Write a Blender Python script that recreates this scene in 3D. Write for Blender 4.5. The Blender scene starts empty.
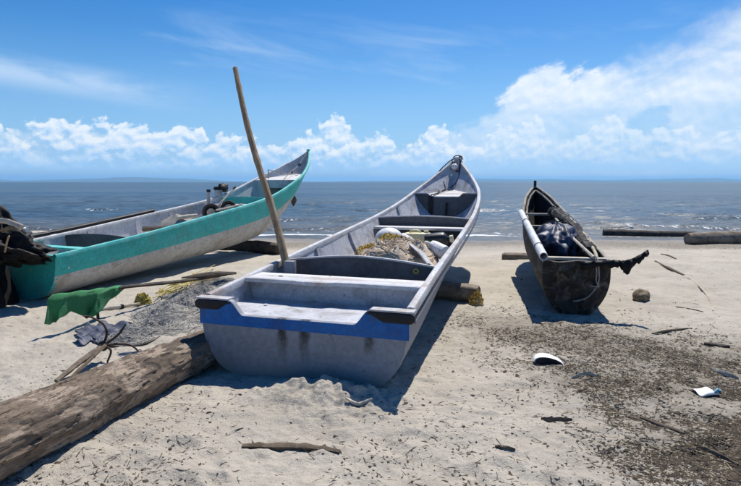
import bpy, bmesh, math, random
import numpy as np
from mathutils import Vector, Matrix

random.seed(7); rng = np.random.default_rng(7)
scene = bpy.context.scene
C = scene.collection

# ------------------------------------------------------------------ camera, world, sun, exposure
F, H = 560.0, 1.5                       # focal length in photo pixels, eye height in metres
P = math.atan(61 / F)                   # downward pitch
cam_d = bpy.data.cameras.new('camera'); cam = bpy.data.objects.new('camera', cam_d); C.objects.link(cam)
cam_d.sensor_width = 36; cam_d.lens = F / 741 * 36; cam_d.clip_start = .05; cam_d.clip_end = 300000
cam.location = (0, 0, H); cam.rotation_euler = (math.pi / 2 - P, 0, 0)
scene.camera = cam
scene.view_settings.view_transform = 'Standard'; scene.view_settings.look = 'None'
scene.view_settings.gamma = 1; scene.view_settings.use_curve_mapping = False
scene.view_settings.exposure = 0.22

SUN_EL, SUN_AZ = math.radians(57), math.radians(22)      # azimuth to the right of straight ahead (+Y)
sd = bpy.data.lights.new('sun', 'SUN'); sun = bpy.data.objects.new('sun', sd); C.objects.link(sun)
sd.energy = 5.0; sd.angle = math.radians(.5); sd.color = (1, .955, .88)
to_sun = Vector((math.sin(SUN_AZ) * math.cos(SUN_EL), math.cos(SUN_AZ) * math.cos(SUN_EL), math.sin(SUN_EL)))
sun.rotation_euler = to_sun.to_track_quat('Z', 'Y').to_euler(); sun.location = (0, 0, 20)


class NT:
    """small helper for node trees"""
    def __init__(s, tree): s.t = tree; s.n = tree.nodes; s.l = tree.links
    def new(s, typ, **kw):
        n = s.n.new(typ)
        for k, v in kw.items(): setattr(n, k, v)
        return n
    def link(s, a, b): s.l.new(a, b)
    def inp(s, sock, v):
        if isinstance(v, bpy.types.NodeSocket): s.link(v, sock)
        elif v is not None: sock.default_value = v
    def m(s, op, a, b=None, c=None, clamp=False):
        n = s.new('ShaderNodeMath', operation=op); n.use_clamp = clamp
        s.inp(n.inputs[0], a); s.inp(n.inputs[1], b)
        if c is not None: s.inp(n.inputs[2], c)
        return n.outputs[0]
    def ss(s, x, a, b, lo=0., hi=1.):
        n = s.new('ShaderNodeMapRange', interpolation_type='SMOOTHSTEP')
        s.inp(n.inputs['Value'], x); s.inp(n.inputs['From Min'], a); s.inp(n.inputs['From Max'], b)
        s.inp(n.inputs['To Min'], lo); s.inp(n.inputs['To Max'], hi); return n.outputs[0]
    def lin(s, x, a, b, lo=0., hi=1.):
        n = s.new('ShaderNodeMapRange'); n.clamp = True
        s.inp(n.inputs['Value'], x); s.inp(n.inputs['From Min'], a); s.inp(n.inputs['From Max'], b)
        s.inp(n.inputs['To Min'], lo); s.inp(n.inputs['To Max'], hi); return n.outputs[0]
    def noise(s, vec, scale, detail=4, rough=.55, dist=0., out='Fac'):
        n = s.new('ShaderNodeTexNoise'); s.inp(n.inputs['Vector'], vec)
        n.inputs['Scale'].default_value = scale; n.inputs['Detail'].default_value = detail
        n.inputs['Roughness'].default_value = rough; n.inputs['Distortion'].default_value = dist
        return n.outputs[out]
    def comb(s, x, y, z=0.):
        n = s.new('ShaderNodeCombineXYZ'); s.inp(n.inputs[0], x); s.inp(n.inputs[1], y); s.inp(n.inputs[2], z); return n.outputs[0]
    def sep(s, v):
        n = s.new('ShaderNodeSeparateXYZ'); s.inp(n.inputs[0], v); return n.outputs
    def mix(s, f, a, b, blend='MIX'):
        n = s.new('ShaderNodeMix', data_type='RGBA', blend_type=blend)
        s.inp(n.inputs[0], f)
        for k, v in ((6, a), (7, b)):
            s.inp(n.inputs[k], v if isinstance(v, bpy.types.NodeSocket) else (*v, 1))
        return n.outputs[2]
    def vscale(s, v, sc):
        n = s.new('ShaderNodeVectorMath', operation='MULTIPLY'); s.inp(n.inputs[0], v); n.inputs[1].default_value = sc; return n.outputs[0]
    def curve(s, x, pts):
        n = s.new('ShaderNodeFloatCurve'); c = n.mapping.curves[0]
        while len(c.points) < len(pts): c.points.new(.5, .5)
        for q, (a, b) in zip(c.points, pts): q.location = (a, b)
        n.mapping.update(); s.inp(n.inputs['Value'], x); return n.outputs[0]


world = bpy.data.worlds.new('World'); scene.world = world; world.use_nodes = True


def build_world():
    t = NT(world.node_tree); t.n.clear()
    sky = t.new('ShaderNodeTexSky', sky_type='NISHITA'); sky.sun_disc = False
    sky.sun_elevation = SUN_EL; sky.sun_rotation = SUN_AZ
    sky.altitude = 0; sky.air_density = 1.0; sky.dust_density = .3; sky.ozone_density = 2.2
    hs = t.new('ShaderNodeHueSaturation'); hs.inputs['Hue'].default_value = .508; hs.inputs['Saturation'].default_value = 1.52; hs.inputs['Value'].default_value = 1.3
    t.link(sky.outputs[0], hs.inputs['Color'])
    D = t.new('ShaderNodeTexCoord').outputs['Generated']
    x, y, z = t.sep(D)
    u = t.m('ARCTAN2', x, y); v = t.m('ARCSINE', z)
    col = hs.outputs[0]
    # pale blue air low down
    col = t.mix(t.ss(v, .0, .26, .72, 0.), col, (2.3, 5.8, 11.2))
    # thin cirrus streaks high up
    cv = t.comb(t.m('MULTIPLY', u, 1.6), t.m('ADD', t.m('MULTIPLY', v, 9.), t.m('MULTIPLY', u, 1.1)), 3.3)
    ci = t.noise(cv, 1.7, 6, .6, .5)
    cm = t.m('MULTIPLY', t.ss(ci, .52, .78), t.m('MULTIPLY', t.ss(v, .1, .15), t.ss(v, .2, .3, 1., .12)))
    cpatch = t.m('MULTIPLY', t.ss(t.m('ABSOLUTE', t.m('SUBTRACT', v, t.m('ADD', .152, t.m('MULTIPLY', t.m('ADD', u, .45), -.09)))), .0, .034, 1., 0.),
                 t.m('MULTIPLY', t.ss(u, -.25, -.42), t.ss(ci, .30, .56)))
    cm = t.m('MAXIMUM', t.m('MULTIPLY', cm, .5), t.m('MULTIPLY', cpatch, .85), clamp=True)
    col = t.mix(cm, col, (6.3, 8.5, 11.4))

    def fbm(du=0., dv=0., sc=14., zoff=0., detail=7, rough=.58):
        return t.noise(t.comb(t.m('ADD', u, du), t.m('ADD', t.m('MULTIPLY', v, 1.25), dv), zoff), sc, detail, rough, .15)
    # ---- towering cloud with anvil to the right: top edge follows a curve over azimuth
    un = t.lin(u, -1.0, 2.0)
    top = t.curve(un, [(0, .0), (.30, .0), (.345, .15), (.385, .34), (.405, .43), (.43, .60), (.463, .66), (.5, .80), (.53, .95), (.6, 1.), (.85, .9), (.93, .2), (1, 0)])
    top = t.m('MULTIPLY', top, .30)
    big = t.noise(t.comb(u, t.m('MULTIPLY', v, 1.8), 7.7), 5., 5, .6, .3)
    n1 = fbm(0, 0, 26., 5.1); n1b = fbm(.004, .012, 26., 5.1)
    soft = t.noise(t.comb(t.m('MULTIPLY', u, 1.), t.m('SUBTRACT', t.m('MULTIPLY', v, 4.), t.m('MULTIPLY', u, 1.7)), 1.2), 6., 6, .55, .4)
    edge = t.m('ADD', t.m('SUBTRACT', top, v), t.m('ADD', t.m('MULTIPLY', t.m('SUBTRACT', n1, .5), .06), t.m('MULTIPLY', t.m('SUBTRACT', soft, .5), .1)))
    crisp = t.ss(u, .47, .36)                                    # left flank is sharp, anvil is feathery
    wid = t.m('ADD', .020, t.m('MULTIPLY', t.m('SUBTRACT', 1., crisp), .085))
    mB = t.ss(edge, 0., wid)
    # veil strength: patchy inside
    veil = t.ss(big, .36, .62, .35, 1.)
    core = t.m('MULTIPLY', t.ss(v, .085, .135), t.ss(u, .17, .24))  # bright upper part
    mB = t.m('MULTIPLY', mB, t.m('MAXIMUM', t.m('MULTIPLY', veil, .62), t.m('MULTIPLY', core, t.ss(big, .34, .6, .42, .86))))
    # blue gap low in the cloud
    gx = t.m('DIVIDE', t.m('SUBTRACT', u, .455), .04); gy = t.m('DIVIDE', t.m('SUBTRACT', v, .073), .042)
    gd = t.m('ADD', t.m('ADD', t.m('POWER', t.m('ABSOLUTE', gx), 2.), t.m('POWER', t.m('ABSOLUTE', gy), 2.)), t.m('MULTIPLY', t.m('SUBTRACT', n1, .5), 2.4))
    mB = t.m('MULTIPLY', mB, t.ss(gd, .5, 1.2, .35, 1.))
    shB = t.m('ADD', .55, t.m('MULTIPLY', t.m('SUBTRACT', n1, n1b), 3.2), clamp=True)
    shB = t.m('ADD', t.m('MULTIPLY', shB, .55), t.m('MULTIPLY', t.ss(v, .06, .15), .45), clamp=True)
    colB = t.mix(shB, (6.6, 8.9, 11.9), (11.8, 12.2, 12.4))
    col = t.mix(mB, col, colB)
    # ---- belt of small cumulus just above the horizon, all the way round
    tu = t.noise(t.comb(u, 0., 2.9), 8., 3, .6)
    tu2 = t.noise(t.comb(u, 0., 9.2), 26., 2, .5)
    topA = t.m('ADD', .004, t.m('ADD', t.m('MULTIPLY', tu, .145), t.m('MULTIPLY', tu2, .022)))
    n2 = fbm(0, 0, 34., 0.4); n2b = fbm(.003, .009, 34., .4)
    eA = t.m('ADD', t.m('SUBTRACT', topA, v), t.m('MULTIPLY', t.m('SUBTRACT', n2, .5), .085))
    mA = t.m('MULTIPLY', t.ss(eA, 0., .009), t.ss(t.m('ADD', v, t.m('MULTIPLY', t.m('SUBTRACT', n2, .5), .012)), .014, .03))
    hole = t.m('MULTIPLY', t.ss(n2, .38, .52, .35, 1.), t.ss(u, .12, .3, 1., .6))
    mA = t.m('MULTIPLY', mA, hole)
    shA = t.m('ADD', t.ss(v, .02, .08, .12, .74), t.m('MULTIPLY', t.m('SUBTRACT', n2, n2b), 3.6), clamp=True)
    colA = t.mix(shA, (5.1, 8.1, 12.), (11.6, 12.1, 12.4))
    col = t.mix(t.m('MULTIPLY', mA, .84), col, colA)
    # hazy cloud bases
    col = t.mix(t.m('MULTIPLY', t.ss(v, .008, .02), t.ss(v, .05, .022, 0., .55)), col, (4.5, 8.1, 12.3))
    col = t.mix(t.ss(v, .016, .004, 0., .85), col, (2.9, 7.2, 14.0))
    bg = t.new('ShaderNodeBackground'); t.link(col, bg.inputs[0]); bg.inputs[1].default_value = .073
    out = t.new('ShaderNodeOutputWorld'); t.link(bg.outputs[0], out.inputs[0])


build_world()


# ------------------------------------------------------------------ pixel -> place
def ray(px, py):
    a = (px - 370.5) / F; b = (243 - py) / F
    return np.array([a, math.cos(P) + b * math.sin(P), -math.sin(P) + b * math.cos(P)])
def at(px, py, Y):
    r = ray(px, py); return np.array([0, 0, H]) + r * (Y / r[1])
def gz(px, py, z):
    r = ray(px, py); return np.array([0, 0, H]) + r * ((z - H) / r[2])


SEA = -0.32
def smooth(x, a, b):
    q = np.clip((np.asarray(x, float) - a) / (b - a), 0, 1); return q * q * (3 - 2 * q)
def base_z(x, y):
    y = np.asarray(y, float) + .5 * np.sin(np.asarray(x) * .13) + .25 * np.sin(np.asarray(x) * .41 + 1)
    return -.14 * smooth(y, 10.5, 14.5) - .25 * smooth(y, 14.5, 19.5) - np.clip(y - 19.5, 0, None) * .06
def gp(px, py):
    z = 0.
    for _ in range(12):
        q = gz(px, py, z); z = float(base_z(q[0], q[1]))
    return gz(px, py, z)


# ------------------------------------------------------------------ noise in numpy
_T = np.random.default_rng(3).random((256, 256))
def vnoise(x, y):
    xi = np.floor(x).astype(int); yi = np.floor(y).astype(int); fx = x - xi; fy = y - yi
    fx = fx * fx * (3 - 2 * fx); fy = fy * fy * (3 - 2 * fy)
    g = lambda i, j: _T[(xi + i) & 255, (yi + j) & 255]
    return (g(0, 0) * (1 - fx) + g(1, 0) * fx) * (1 - fy) + (g(0, 1) * (1 - fx) + g(1, 1) * fx) * fy - .5
def fbm(x, y, o=4, r=.5):
    s = 0; a = 1.
    for k in range(o):
        s = s + a * vnoise(x * 2 ** k + 17.3 * k, y * 2 ** k + 5.7 * k); a *= r
    return s


def pchip(xs, ys):
    xs = np.array(xs, float); ys = np.array(ys, float); h = np.diff(xs); d = np.diff(ys) / h
    m = np.zeros_like(xs); m[0] = d[0]; m[-1] = d[-1]
    for i in range(1, len(xs) - 1):
        if d[i - 1] * d[i] > 0:
            w1 = 2 * h[i] + h[i - 1]; w2 = h[i] + 2 * h[i - 1]; m[i] = (w1 + w2) / (w1 / d[i - 1] + w2 / d[i])
    def fn(x):
        x = np.clip(x, xs[0], xs[-1]); i = np.clip(np.searchsorted(xs, x) - 1, 0, len(h) - 1)
        q = (x - xs[i]) / h[i]
        return ((2*q**3-3*q**2+1)*ys[i] + (q**3-2*q**2+q)*h[i]*m[i] + (-2*q**3+3*q**2)*ys[i+1] + (q**3-q**2)*h[i]*m[i+1])
    return fn


# ------------------------------------------------------------------ objects
def tag(o, label=None, cat=None, group=None, kind=None):
    if label: o['label'] = label
    if cat: o['category'] = cat
    if group: o['group'] = group
    if kind: o['kind'] = kind
    return o
def empty(name, loc, rz, label, cat):
    o = bpy.data.objects.new(name, None); C.objects.link(o); o.location = loc; o.rotation_euler = (0, 0, rz)
    return tag(o, label, cat)
class MB:
    def __init__(s): s.v = []; s.f = []
    def add(s, v, f):
        n = len(s.v); s.v += [tuple(map(float, q)) for q in v]; s.f += [tuple(int(i) + n for i in q) for q in f]; return s
    def box(s, c, size, ax=None, bev=0.):
        """box centred at c; ax = three axis vectors; optional chamfer"""
        c = np.array(c, float); hx, hy, hz = [q / 2 for q in size]
        A = np.eye(3) if ax is None else np.array(ax, float)
        bm = bmesh.new(); bmesh.ops.create_cube(bm, size=2)
        for w in bm.verts: w.co = Vector((w.co.x * hx, w.co.y * hy, w.co.z * hz))
        if bev: bmesh.ops.bevel(bm, geom=bm.edges[:], offset=bev, segments=2, affect='EDGES', profile=.6)
        bm.verts.index_update()
        v = [c + np.array(w.co) @ A for w in bm.verts]; f = [[w.index for w in q.verts] for q in bm.faces]; bm.free()
        return s.add(v, f)
    def tube(s, pts, rad, n=8, rough=0., cap=True, flat=1., seed=0):
        pts = np.array(pts, float); m = len(pts); rad = np.broadcast_to(np.array(rad, float), (m,))
        R = np.random.default_rng(seed)
        tan = np.gradient(pts, axis=0); tan /= np.linalg.norm(tan, axis=1)[:, None] + 1e-12
        up = np.array([0, 0, 1.]) if abs(tan[0][2]) < .9 else np.array([1., 0, 0])
        v = []; wob = 1 + rough * (R.random(n) - .5)
        for i in range(m):
            a = np.cross(up, tan[i]); a /= np.linalg.norm(a) + 1e-9; b = np.cross(tan[i], a)
            if i: up = b
            w2 = wob * (1 + rough * .6 * (R.random(n) - .5))
            for k in range(n):
                th = 2 * math.pi * k / n
                v.append(pts[i] + rad[i] * w2[k] * (a * math.cos(th) + b * math.sin(th) * flat))
        f = [(i*n+k, i*n+(k+1) % n, (i+1)*n+(k+1) % n, (i+1)*n+k) for i in range(m-1) for k in range(n)]
        if cap: f += [tuple(range(n))[::-1], tuple(range((m-1)*n, m*n))]
        return s.add(v, f)
    def grid(s, V):
        V = np.array(V); a, b = V.shape[:2]
        f = [(i*b+j, i*b+j+1, (i+1)*b+j+1, (i+1)*b+j) for i in range(a-1) for j in range(b-1)]
        return s.add(V.reshape(-1, 3), f)
    def build(s, name, mat, parent=None, smooth=True, solid=0., base=False, sharp=40):
        v = np.array(s.v); loc = np.zeros(3)
        if base:
            loc = np.array([v[:, 0].mean(), v[:, 1].mean(), v[:, 2].min()]); v = v - loc
        me = bpy.data.meshes.new(name); me.from_pydata(v.tolist(), [], s.f); me.update()
        bm = bmesh.new(); bm.from_mesh(me); bmesh.ops.recalc_face_normals(bm, faces=bm.faces[:]); bm.to_mesh(me); bm.free()
        if smooth:
            me.polygons.foreach_set('use_smooth', [True] * len(me.polygons))
            try: me.set_sharp_from_angle(angle=math.radians(sharp))
            except Exception: pass
        me.materials.append(mat)
        o = bpy.data.objects.new(name, me); C.objects.link(o); o.location = loc
        if parent: o.parent = parent
        if solid:
            md = o.modifiers.new('thick', 'SOLIDIFY'); md.thickness = solid; md.offset = 0
        return o
def bez(pts, n=24):
    """smooth curve through points (Catmull-Rom)"""
    p = np.array(pts, float); p = np.vstack([2*p[0]-p[1], p, 2*p[-1]-p[-2]]); out = []
    k = len(p) - 3
    for q in np.linspace(0, k - 1e-6, n):
        i = int(q); t = q - i; a, b, c, d = p[i:i+4]
        out.append(.5*((2*b)+(-a+c)*t+(2*a-5*b+4*c-d)*t*t+(-a+3*b-3*c+d)*t**3))
    return np.array(out)


# ------------------------------------------------------------------ materials
def pmat(name, base, base2=None, rough=.75, scale=6., split=(.42, .62), dirt=None, dirt_amt=.5, dirt_scale=3., bump=.25, bscale=40.,
         stretch=(1, 1, 1), spec=.3, metal=0., detail=6, extra=None, sheen=0., trans=0., chips=None):
    m = bpy.data.materials.new(name); m.use_nodes = True; t = NT(m.node_tree); t.n.clear()
    oc = t.new('ShaderNodeTexCoord').outputs['Object']; vec = t.vscale(oc, stretch)
    n1 = t.noise(vec, scale, detail, .6, .2)
    b2 = base2 or tuple(c * .72 for c in base)
    col = t.mix(t.ss(n1, *split), base, b2)
    n3 = t.noise(vec, scale * 9, 4, .6)
    hs = t.new('ShaderNodeHueSaturation'); t.link(col, hs.inputs['Color']); t.link(t.lin(n3, .3, .7, .82, 1.16), hs.inputs['Value']); col = hs.outputs[0]
    if dirt:
        n2 = t.noise(t.vscale(oc, (stretch[0], stretch[1], stretch[2])), dirt_scale, 8, .68, .6)
        col = t.mix(t.m('MULTIPLY', t.ss(n2, .48, .68), dirt_amt), col, dirt)
    if chips:
        c1 = t.noise(t.vscale(oc, (1., .45, 1.)), 16., 8, .72, .7); c2 = t.noise(oc, 1.7, 3, .5)
        col = t.mix(t.m('MULTIPLY', t.ss(c1, .615, .645), t.ss(c2, .42, .6, .1, .9)), col, chips)
        sc = t.noise(t.vscale(oc, (6., .5, 14.)), 5., 4, .6, .1)
        col = t.mix(t.m('MULTIPLY', t.ss(sc, .64, .68), t.ss(c2, .6, .45, 0., .5)), col, tuple(min(1, c * 1.5 + .03) for c in base))
    if extra: col = extra(t, oc, col)
    bs = t.new('ShaderNodeBsdfPrincipled'); t.link(col, bs.inputs['Base Color'])
    bs.inputs['Roughness'].default_value = rough; bs.inputs['Metallic'].default_value = metal
    bs.inputs['Specular IOR Level'].default_value = spec
    if sheen: bs.inputs['Sheen Weight'].default_value = sheen
    if bump:
        b = t.new('ShaderNodeBump'); b.inputs['Strength'].default_value = bump; b.inputs['Distance'].default_value = .01
        t.link(t.m('ADD', t.noise(vec, bscale, 5, .65), t.m('MULTIPLY', n1, .6)), b.inputs['Height']); t.link(b.outputs[0], bs.inputs['Normal'])
    out = t.new('ShaderNodeOutputMaterial')
    sh = bs.outputs[0]
    if trans:
        tr = t.new('ShaderNodeBsdfTranslucent'); t.link(col, tr.inputs[0]); mx = t.new('ShaderNodeMixShader'); mx.inputs[0].default_value = trans
        t.link(sh, mx.inputs[1]); t.link(tr.outputs[0], mx.inputs[2]); sh = mx.outputs[0]
    t.link(sh, out.inputs[0]); return m


def transom_stains(t, oc, col):
    x, y, z = t.sep(oc)
    wob = t.m('MULTIPLY', t.m('SUBTRACT', t.noise(oc, 9., 4), .5), .09)
    tot = None
    for cx, w, z0, z1, a in ((-.135, .045, .40, .08, 1.), (.05, .05, .42, .06, 1.), (.56, .035, .36, .22, .8)):
        d = t.m('ABSOLUTE', t.m('SUBTRACT', t.m('ADD', x, wob), cx))
        k = t.m('MULTIPLY', t.ss(d, w * .3, w * 1.25, 1., 0.), t.ss(z, z1, z0))
        k = t.m('MULTIPLY', k, t.ss(t.noise(oc, 34., 5, .7), .30, .50, .3, a))
        tot = k if tot is None else t.m('MAXIMUM', tot, k)
    # sand splash and scuffs along the foot
    foot = t.m('MULTIPLY', t.ss(t.m('ADD', z, t.m('MULTIPLY', t.noise(oc, 7., 5), .16)), .24, .1), .55)
    col = t.mix(foot, col, (.27, .25, .215))
    return t.mix(tot, col, (.025, .022, .018))


GREY = (.245, .25, .268)
M = {}
M['grey'] = pmat('grey_paint', GREY, (.25, .265, .30), .62, 3.5, dirt=(.24, .225, .2), dirt_amt=.55, dirt_scale=3.5, bump=.18, bscale=30, chips=(.12, .11, .10))
M['transom'] = pmat('grey_transom_paint', GREY, (.26, .275, .31), .55, 2.5, dirt=(.22, .21, .195), dirt_amt=.35, dirt_scale=5, bump=.15, bscale=25, extra=transom_stains, chips=(.12, .11, .10))
M['grey_in'] = pmat('grey_inner_paint', (.47, .48, .51), (.37, .38, .41), .7, 4, dirt=(.2, .175, .14), dirt_amt=.6, dirt_scale=4, bump=.3, bscale=35, chips=(.17, .14, .11))
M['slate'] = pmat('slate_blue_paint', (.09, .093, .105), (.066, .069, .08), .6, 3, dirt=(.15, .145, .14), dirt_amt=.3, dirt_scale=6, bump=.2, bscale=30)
M['worn'] = pmat('worn_white_paint', (.52, .52, .53), (.43, .43, .44), .7, 5, dirt=(.30, .215, .16), dirt_amt=.7, dirt_scale=4.5, bump=.4, bscale=45, stretch=(1, .6, 1), chips=(.2, .15, .11))
M['thwart'] = pmat('worn_thwart_paint', (.60, .60, .61), (.46, .45, .45), .75, 6, dirt=(.33, .22, .16), dirt_amt=.6, dirt_scale=6, bump=.5, bscale=40, stretch=(.35, 1.4, 1), chips=(.24, .16, .11))
M['blue'] = pmat('blue_stripe_paint', (.008, .125, .40), (.006, .09, .31), .5, 4, dirt=(.05, .07, .12), dirt_amt=.5, dirt_scale=9, bump=.15, chips=(.20, .21, .22))
M['black'] = pmat('black_rubber', (.012, .012, .015), (.02, .02, .024), .6, 8, bump=.3)
M['turq'] = pmat('turquoise_paint', (.045, .47, .42), (.03, .40, .36), .5, 2.5, dirt=(.12, .22, .19), dirt_amt=.4, dirt_scale=4, bump=.15, bscale=20, chips=(.30, .30, .26))
M['turq_rail'] = pmat('sun_bleached_turquoise_paint', (.14, .55, .51), (.06, .45, .42), .6, 5, dirt=(.35, .42, .38), dirt_amt=.6, dirt_scale=9, bump=.25, chips=(.4, .38, .32))
M['offwhite'] = pmat('dirty_white_hull_paint', (.52, .51, .465), (.45, .435, .39), .6, 2.2, dirt=(.25, .21, .16), dirt_amt=.6, dirt_scale=3., bump=.2, bscale=25, chips=(.16, .125, .09))
M['white_in'] = pmat('white_inner_paint', (.64, .63, .62), (.55, .54, .53), .65, 3, dirt=(.33, .28, .22), dirt_amt=.55, dirt_scale=4, bump=.25, chips=(.2, .16, .12))
M['driftwood'] = pmat('grey_driftwood', (.27, .22, .17), (.17, .135, .1), .9, 5, dirt=(.07, .055, .042), dirt_amt=.7, dirt_scale=6, bump=.8, bscale=26, stretch=(1, 1, 1))
M['darkwood'] = pmat('dark_wet_wood', (.075, .06, .048), (.04, .033, .028), .85, 6, dirt=(.13, .11, .085), dirt_amt=.5, dirt_scale=8, bump=.8, bscale=30)
M['canoe'] = pmat('weathered_canoe_wood', (.036, .031, .026), (.016, .014, .012), .75, 7, dirt=(.19, .165, .13), dirt_amt=.65, dirt_scale=8, bump=1., bscale=30, stretch=(1, .3, 1), chips=(.11, .10, .085))
M['canoe_in'] = pmat('dark_canoe_inside', (.05, .043, .036), (.03, .026, .022), .9, 6, dirt=(.12, .1, .08), dirt_amt=.4, dirt_scale=7, bump=.8, bscale=22)
M['rim'] = pmat('bleached_gunwale_wood', (.36, .33, .28), (.24, .215, .18), .85, 7, dirt=(.1, .085, .07), dirt_amt=.6, dirt_scale=9, bump=.6, bscale=40, stretch=(1, .3, 1))
M['palewood'] = pmat('bleached_plank_wood', (.52, .47, .39), (.40, .35, .28), .85, 7, dirt=(.2, .16, .12), dirt_amt=.5, dirt_scale=9, bump=.6, bscale=50)
M['polewood'] = pmat('tan_pole_wood', (.33, .235, .145), (.24, .165, .10), .8, 7, dirt=(.11, .075, .05), dirt_amt=.5, dirt_scale=11, bump=.5, bscale=50, stretch=(1, 1, .35))
M['twig'] = pmat('brown_twig', (.15, .115, .08), (.085, .065, .045), .9, 12, bump=.6, bscale=60)
M['reed'] = pmat('dry_pale_reed', (.50, .45, .34), (.36, .31, .22), .85, 12, bump=.4, bscale=60)
M['pvc'] = pmat('white_plastic', (.74, .74, .73), (.68, .68, .67), .4, 6, dirt=(.42, .38, .32), dirt_amt=.45, dirt_scale=6, bump=.08, spec=.5)
M['whiteplastic'] = pmat('chalky_white_plastic', (.78, .78, .76), (.72, .72, .7), .5, 6, dirt=(.48, .43, .34), dirt_amt=.55, dirt_scale=12, bump=.1, spec=.5)
M['yellowplastic'] = pmat('pale_yellow_plastic', (.74, .68, .44), (.68, .61, .36), .5, 8, dirt=(.35, .28, .14), dirt_amt=.4, dirt_scale=9, bump=.1)
M['greenplastic'] = pmat('bright_green_plastic', (.06, .42, .08), (.04, .34, .06), .45, 8, bump=.05)
M['blackplastic'] = pmat('black_plastic', (.012, .012, .016), (.02, .02, .024), .42, 8, dirt=(.09, .08, .07), dirt_amt=.35, dirt_scale=9, bump=.1, spec=.5)
M['tarp'] = pmat('black_tarp', (.0045, .0045, .005), (.008, .008, .009), .62, 5, dirt=(.02, .019, .018), dirt_amt=.3, dirt_scale=6, bump=.35, bscale=18, spec=.22)
M['bluetarp'] = pmat('dark_blue_tarp', (.024, .036, .08), (.014, .02, .048), .55, 4, dirt=(.10, .12, .16), dirt_amt=.5, dirt_scale=5, bump=.35, bscale=16, spec=.5)
M['bluesheet'] = pmat('slate_plastic_sheet', (.055, .066, .105), (.03, .036, .06), .6, 7, dirt=(.15, .155, .18), dirt_amt=.5, dirt_scale=8, bump=.5, bscale=18, spec=.5)
M['green'] = pmat('green_cloth', (.055, .29, .105), (.045, .24, .085), .85, 5, dirt=(.09, .30, .13), dirt_amt=.4, dirt_scale=6, bump=.6, bscale=16, sheen=.2, trans=.22)
M['netgrey'] = pmat('grey_nylon_net', (.36, .34, .30), (.27, .255, .23), .9, 14, dirt=(.2, .19, .17), dirt_amt=.5, dirt_scale=22, bump=.6, bscale=80)
M['netline'] = pmat('grey_net_twine', (.46, .44, .40), (.33, .315, .285), .8, 20, bump=0)
M['nettan'] = pmat('tan_net', (.70, .58, .45), (.58, .46, .33), .9, 12, dirt=(.34, .25, .15), dirt_amt=.55, dirt_scale=20, bump=1., bscale=70)
M['netyellow'] = pmat('yellow_net_twine', (.56, .40, .11), (.40, .27, .06), .8, 16, bump=.2)
M['yellowrope'] = pmat('yellow_rope', (.50, .40, .09), (.34, .27, .07), .8, 20, bump=.3, bscale=90)
M['darkrope'] = pmat('dark_rope', (.03, .028, .026), (.05, .047, .042), .85, 20, bump=.3, bscale=90)
M['greyrope'] = pmat('grey_rope', (.33, .31, .28), (.22, .2, .18), .85, 20, bump=.3, bscale=90)
M['iron'] = pmat('rusty_iron', (.085, .055, .04), (.05, .035, .028), .75, 12, dirt=(.17, .09, .05), dirt_amt=.5, dirt_scale=14, bump=.5, bscale=60, metal=.2)
M['stone'] = pmat('brown_coconut_husk', (.24, .19, .12), (.15, .115, .075), .9, 10, dirt=(.08, .065, .045), dirt_amt=.5, dirt_scale=16, bump=.8, bscale=60)
M['pinkpaint'] = pmat('faded_red_paint', (.50, .25, .22), (.55, .47, .43), .7, 9, split=(.4, .5), bump=.2)
M['steel'] = pmat('grey_metal_can', (.35, .37, .4), (.25, .27, .3), .45, 8, metal=.5, bump=.1)
M['hill'] = pmat('far_forest', (.045, .065, .04), None, 1., .0008, bump=0)


# ------------------------------------------------------------------ the beach
def mound(x, y):
    """sand heaped by the grey boat's stern and along the logs"""
    z = np.zeros_like(x)
    for cx, cy, r, a in HEAPS:
        z = z + a * np.exp(-((x - cx) ** 2 + (y - cy) ** 2) / (2 * r * r))
    return z
GB = dict(x=-.545, y=4.15, psi=.307)          # grey boat stern
def gb_world(lx, ly, lz=0.):
    s, c = math.sin(GB['psi']), math.cos(GB['psi'])
    return np.array([GB['x'] + lx * c + ly * s, GB['y'] - lx * s + ly * c, lz])
HEAPS = []
for px, py, r, a in ((335, 400, .16, .10), (300, 394, .13, .055), (365, 403, .12, .05), (330, 388, .2, .05), (270, 392, .12, .03), (392, 402, .1, .02)):
    q = gz(px, py, 0); HEAPS.append((q[0], q[1], r, a))
DENTS = []
for i in range(420):
    v = rng.random(); Y = 1 / (1 / 1.9 + v * (1 / 13 - 1 / 1.9)); X = (rng.random() * 2 - 1) * .85 * Y
    DENTS.append((X, Y, rng.uniform(.04, .13), rng.uniform(.004, .018)))
DA = np.array(DENTS)
def litter_density(x, y):
    """how much drift litter lies at a place: a strand line running up the right of the beach"""
    d1 = np.exp(-((y - (5.55 - .55 * (x - 1.4))) / .95) ** 2) * smooth(x, .25, 1.5)
    d2 = .95 * np.exp(-((y - (4.35 - .33 * (x - 1.2))) / .55) ** 2) * smooth(x, .7, 1.7)
    d3 = 1.1 * np.exp(-((y - 14.9 - .5 * np.sin(x * .45)) / 1.25) ** 2)
    d4 = .8 * np.exp(-((y - (3.25)) / .6) ** 2) * smooth(x, .95, 1.9)
    return np.clip(np.maximum(np.maximum(d1, d2), np.maximum(d3, d4)) + .35 * fbm(x * 1.1, y * 1.1, 3) * (d1 + d2 + d4), 0, 1)
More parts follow.
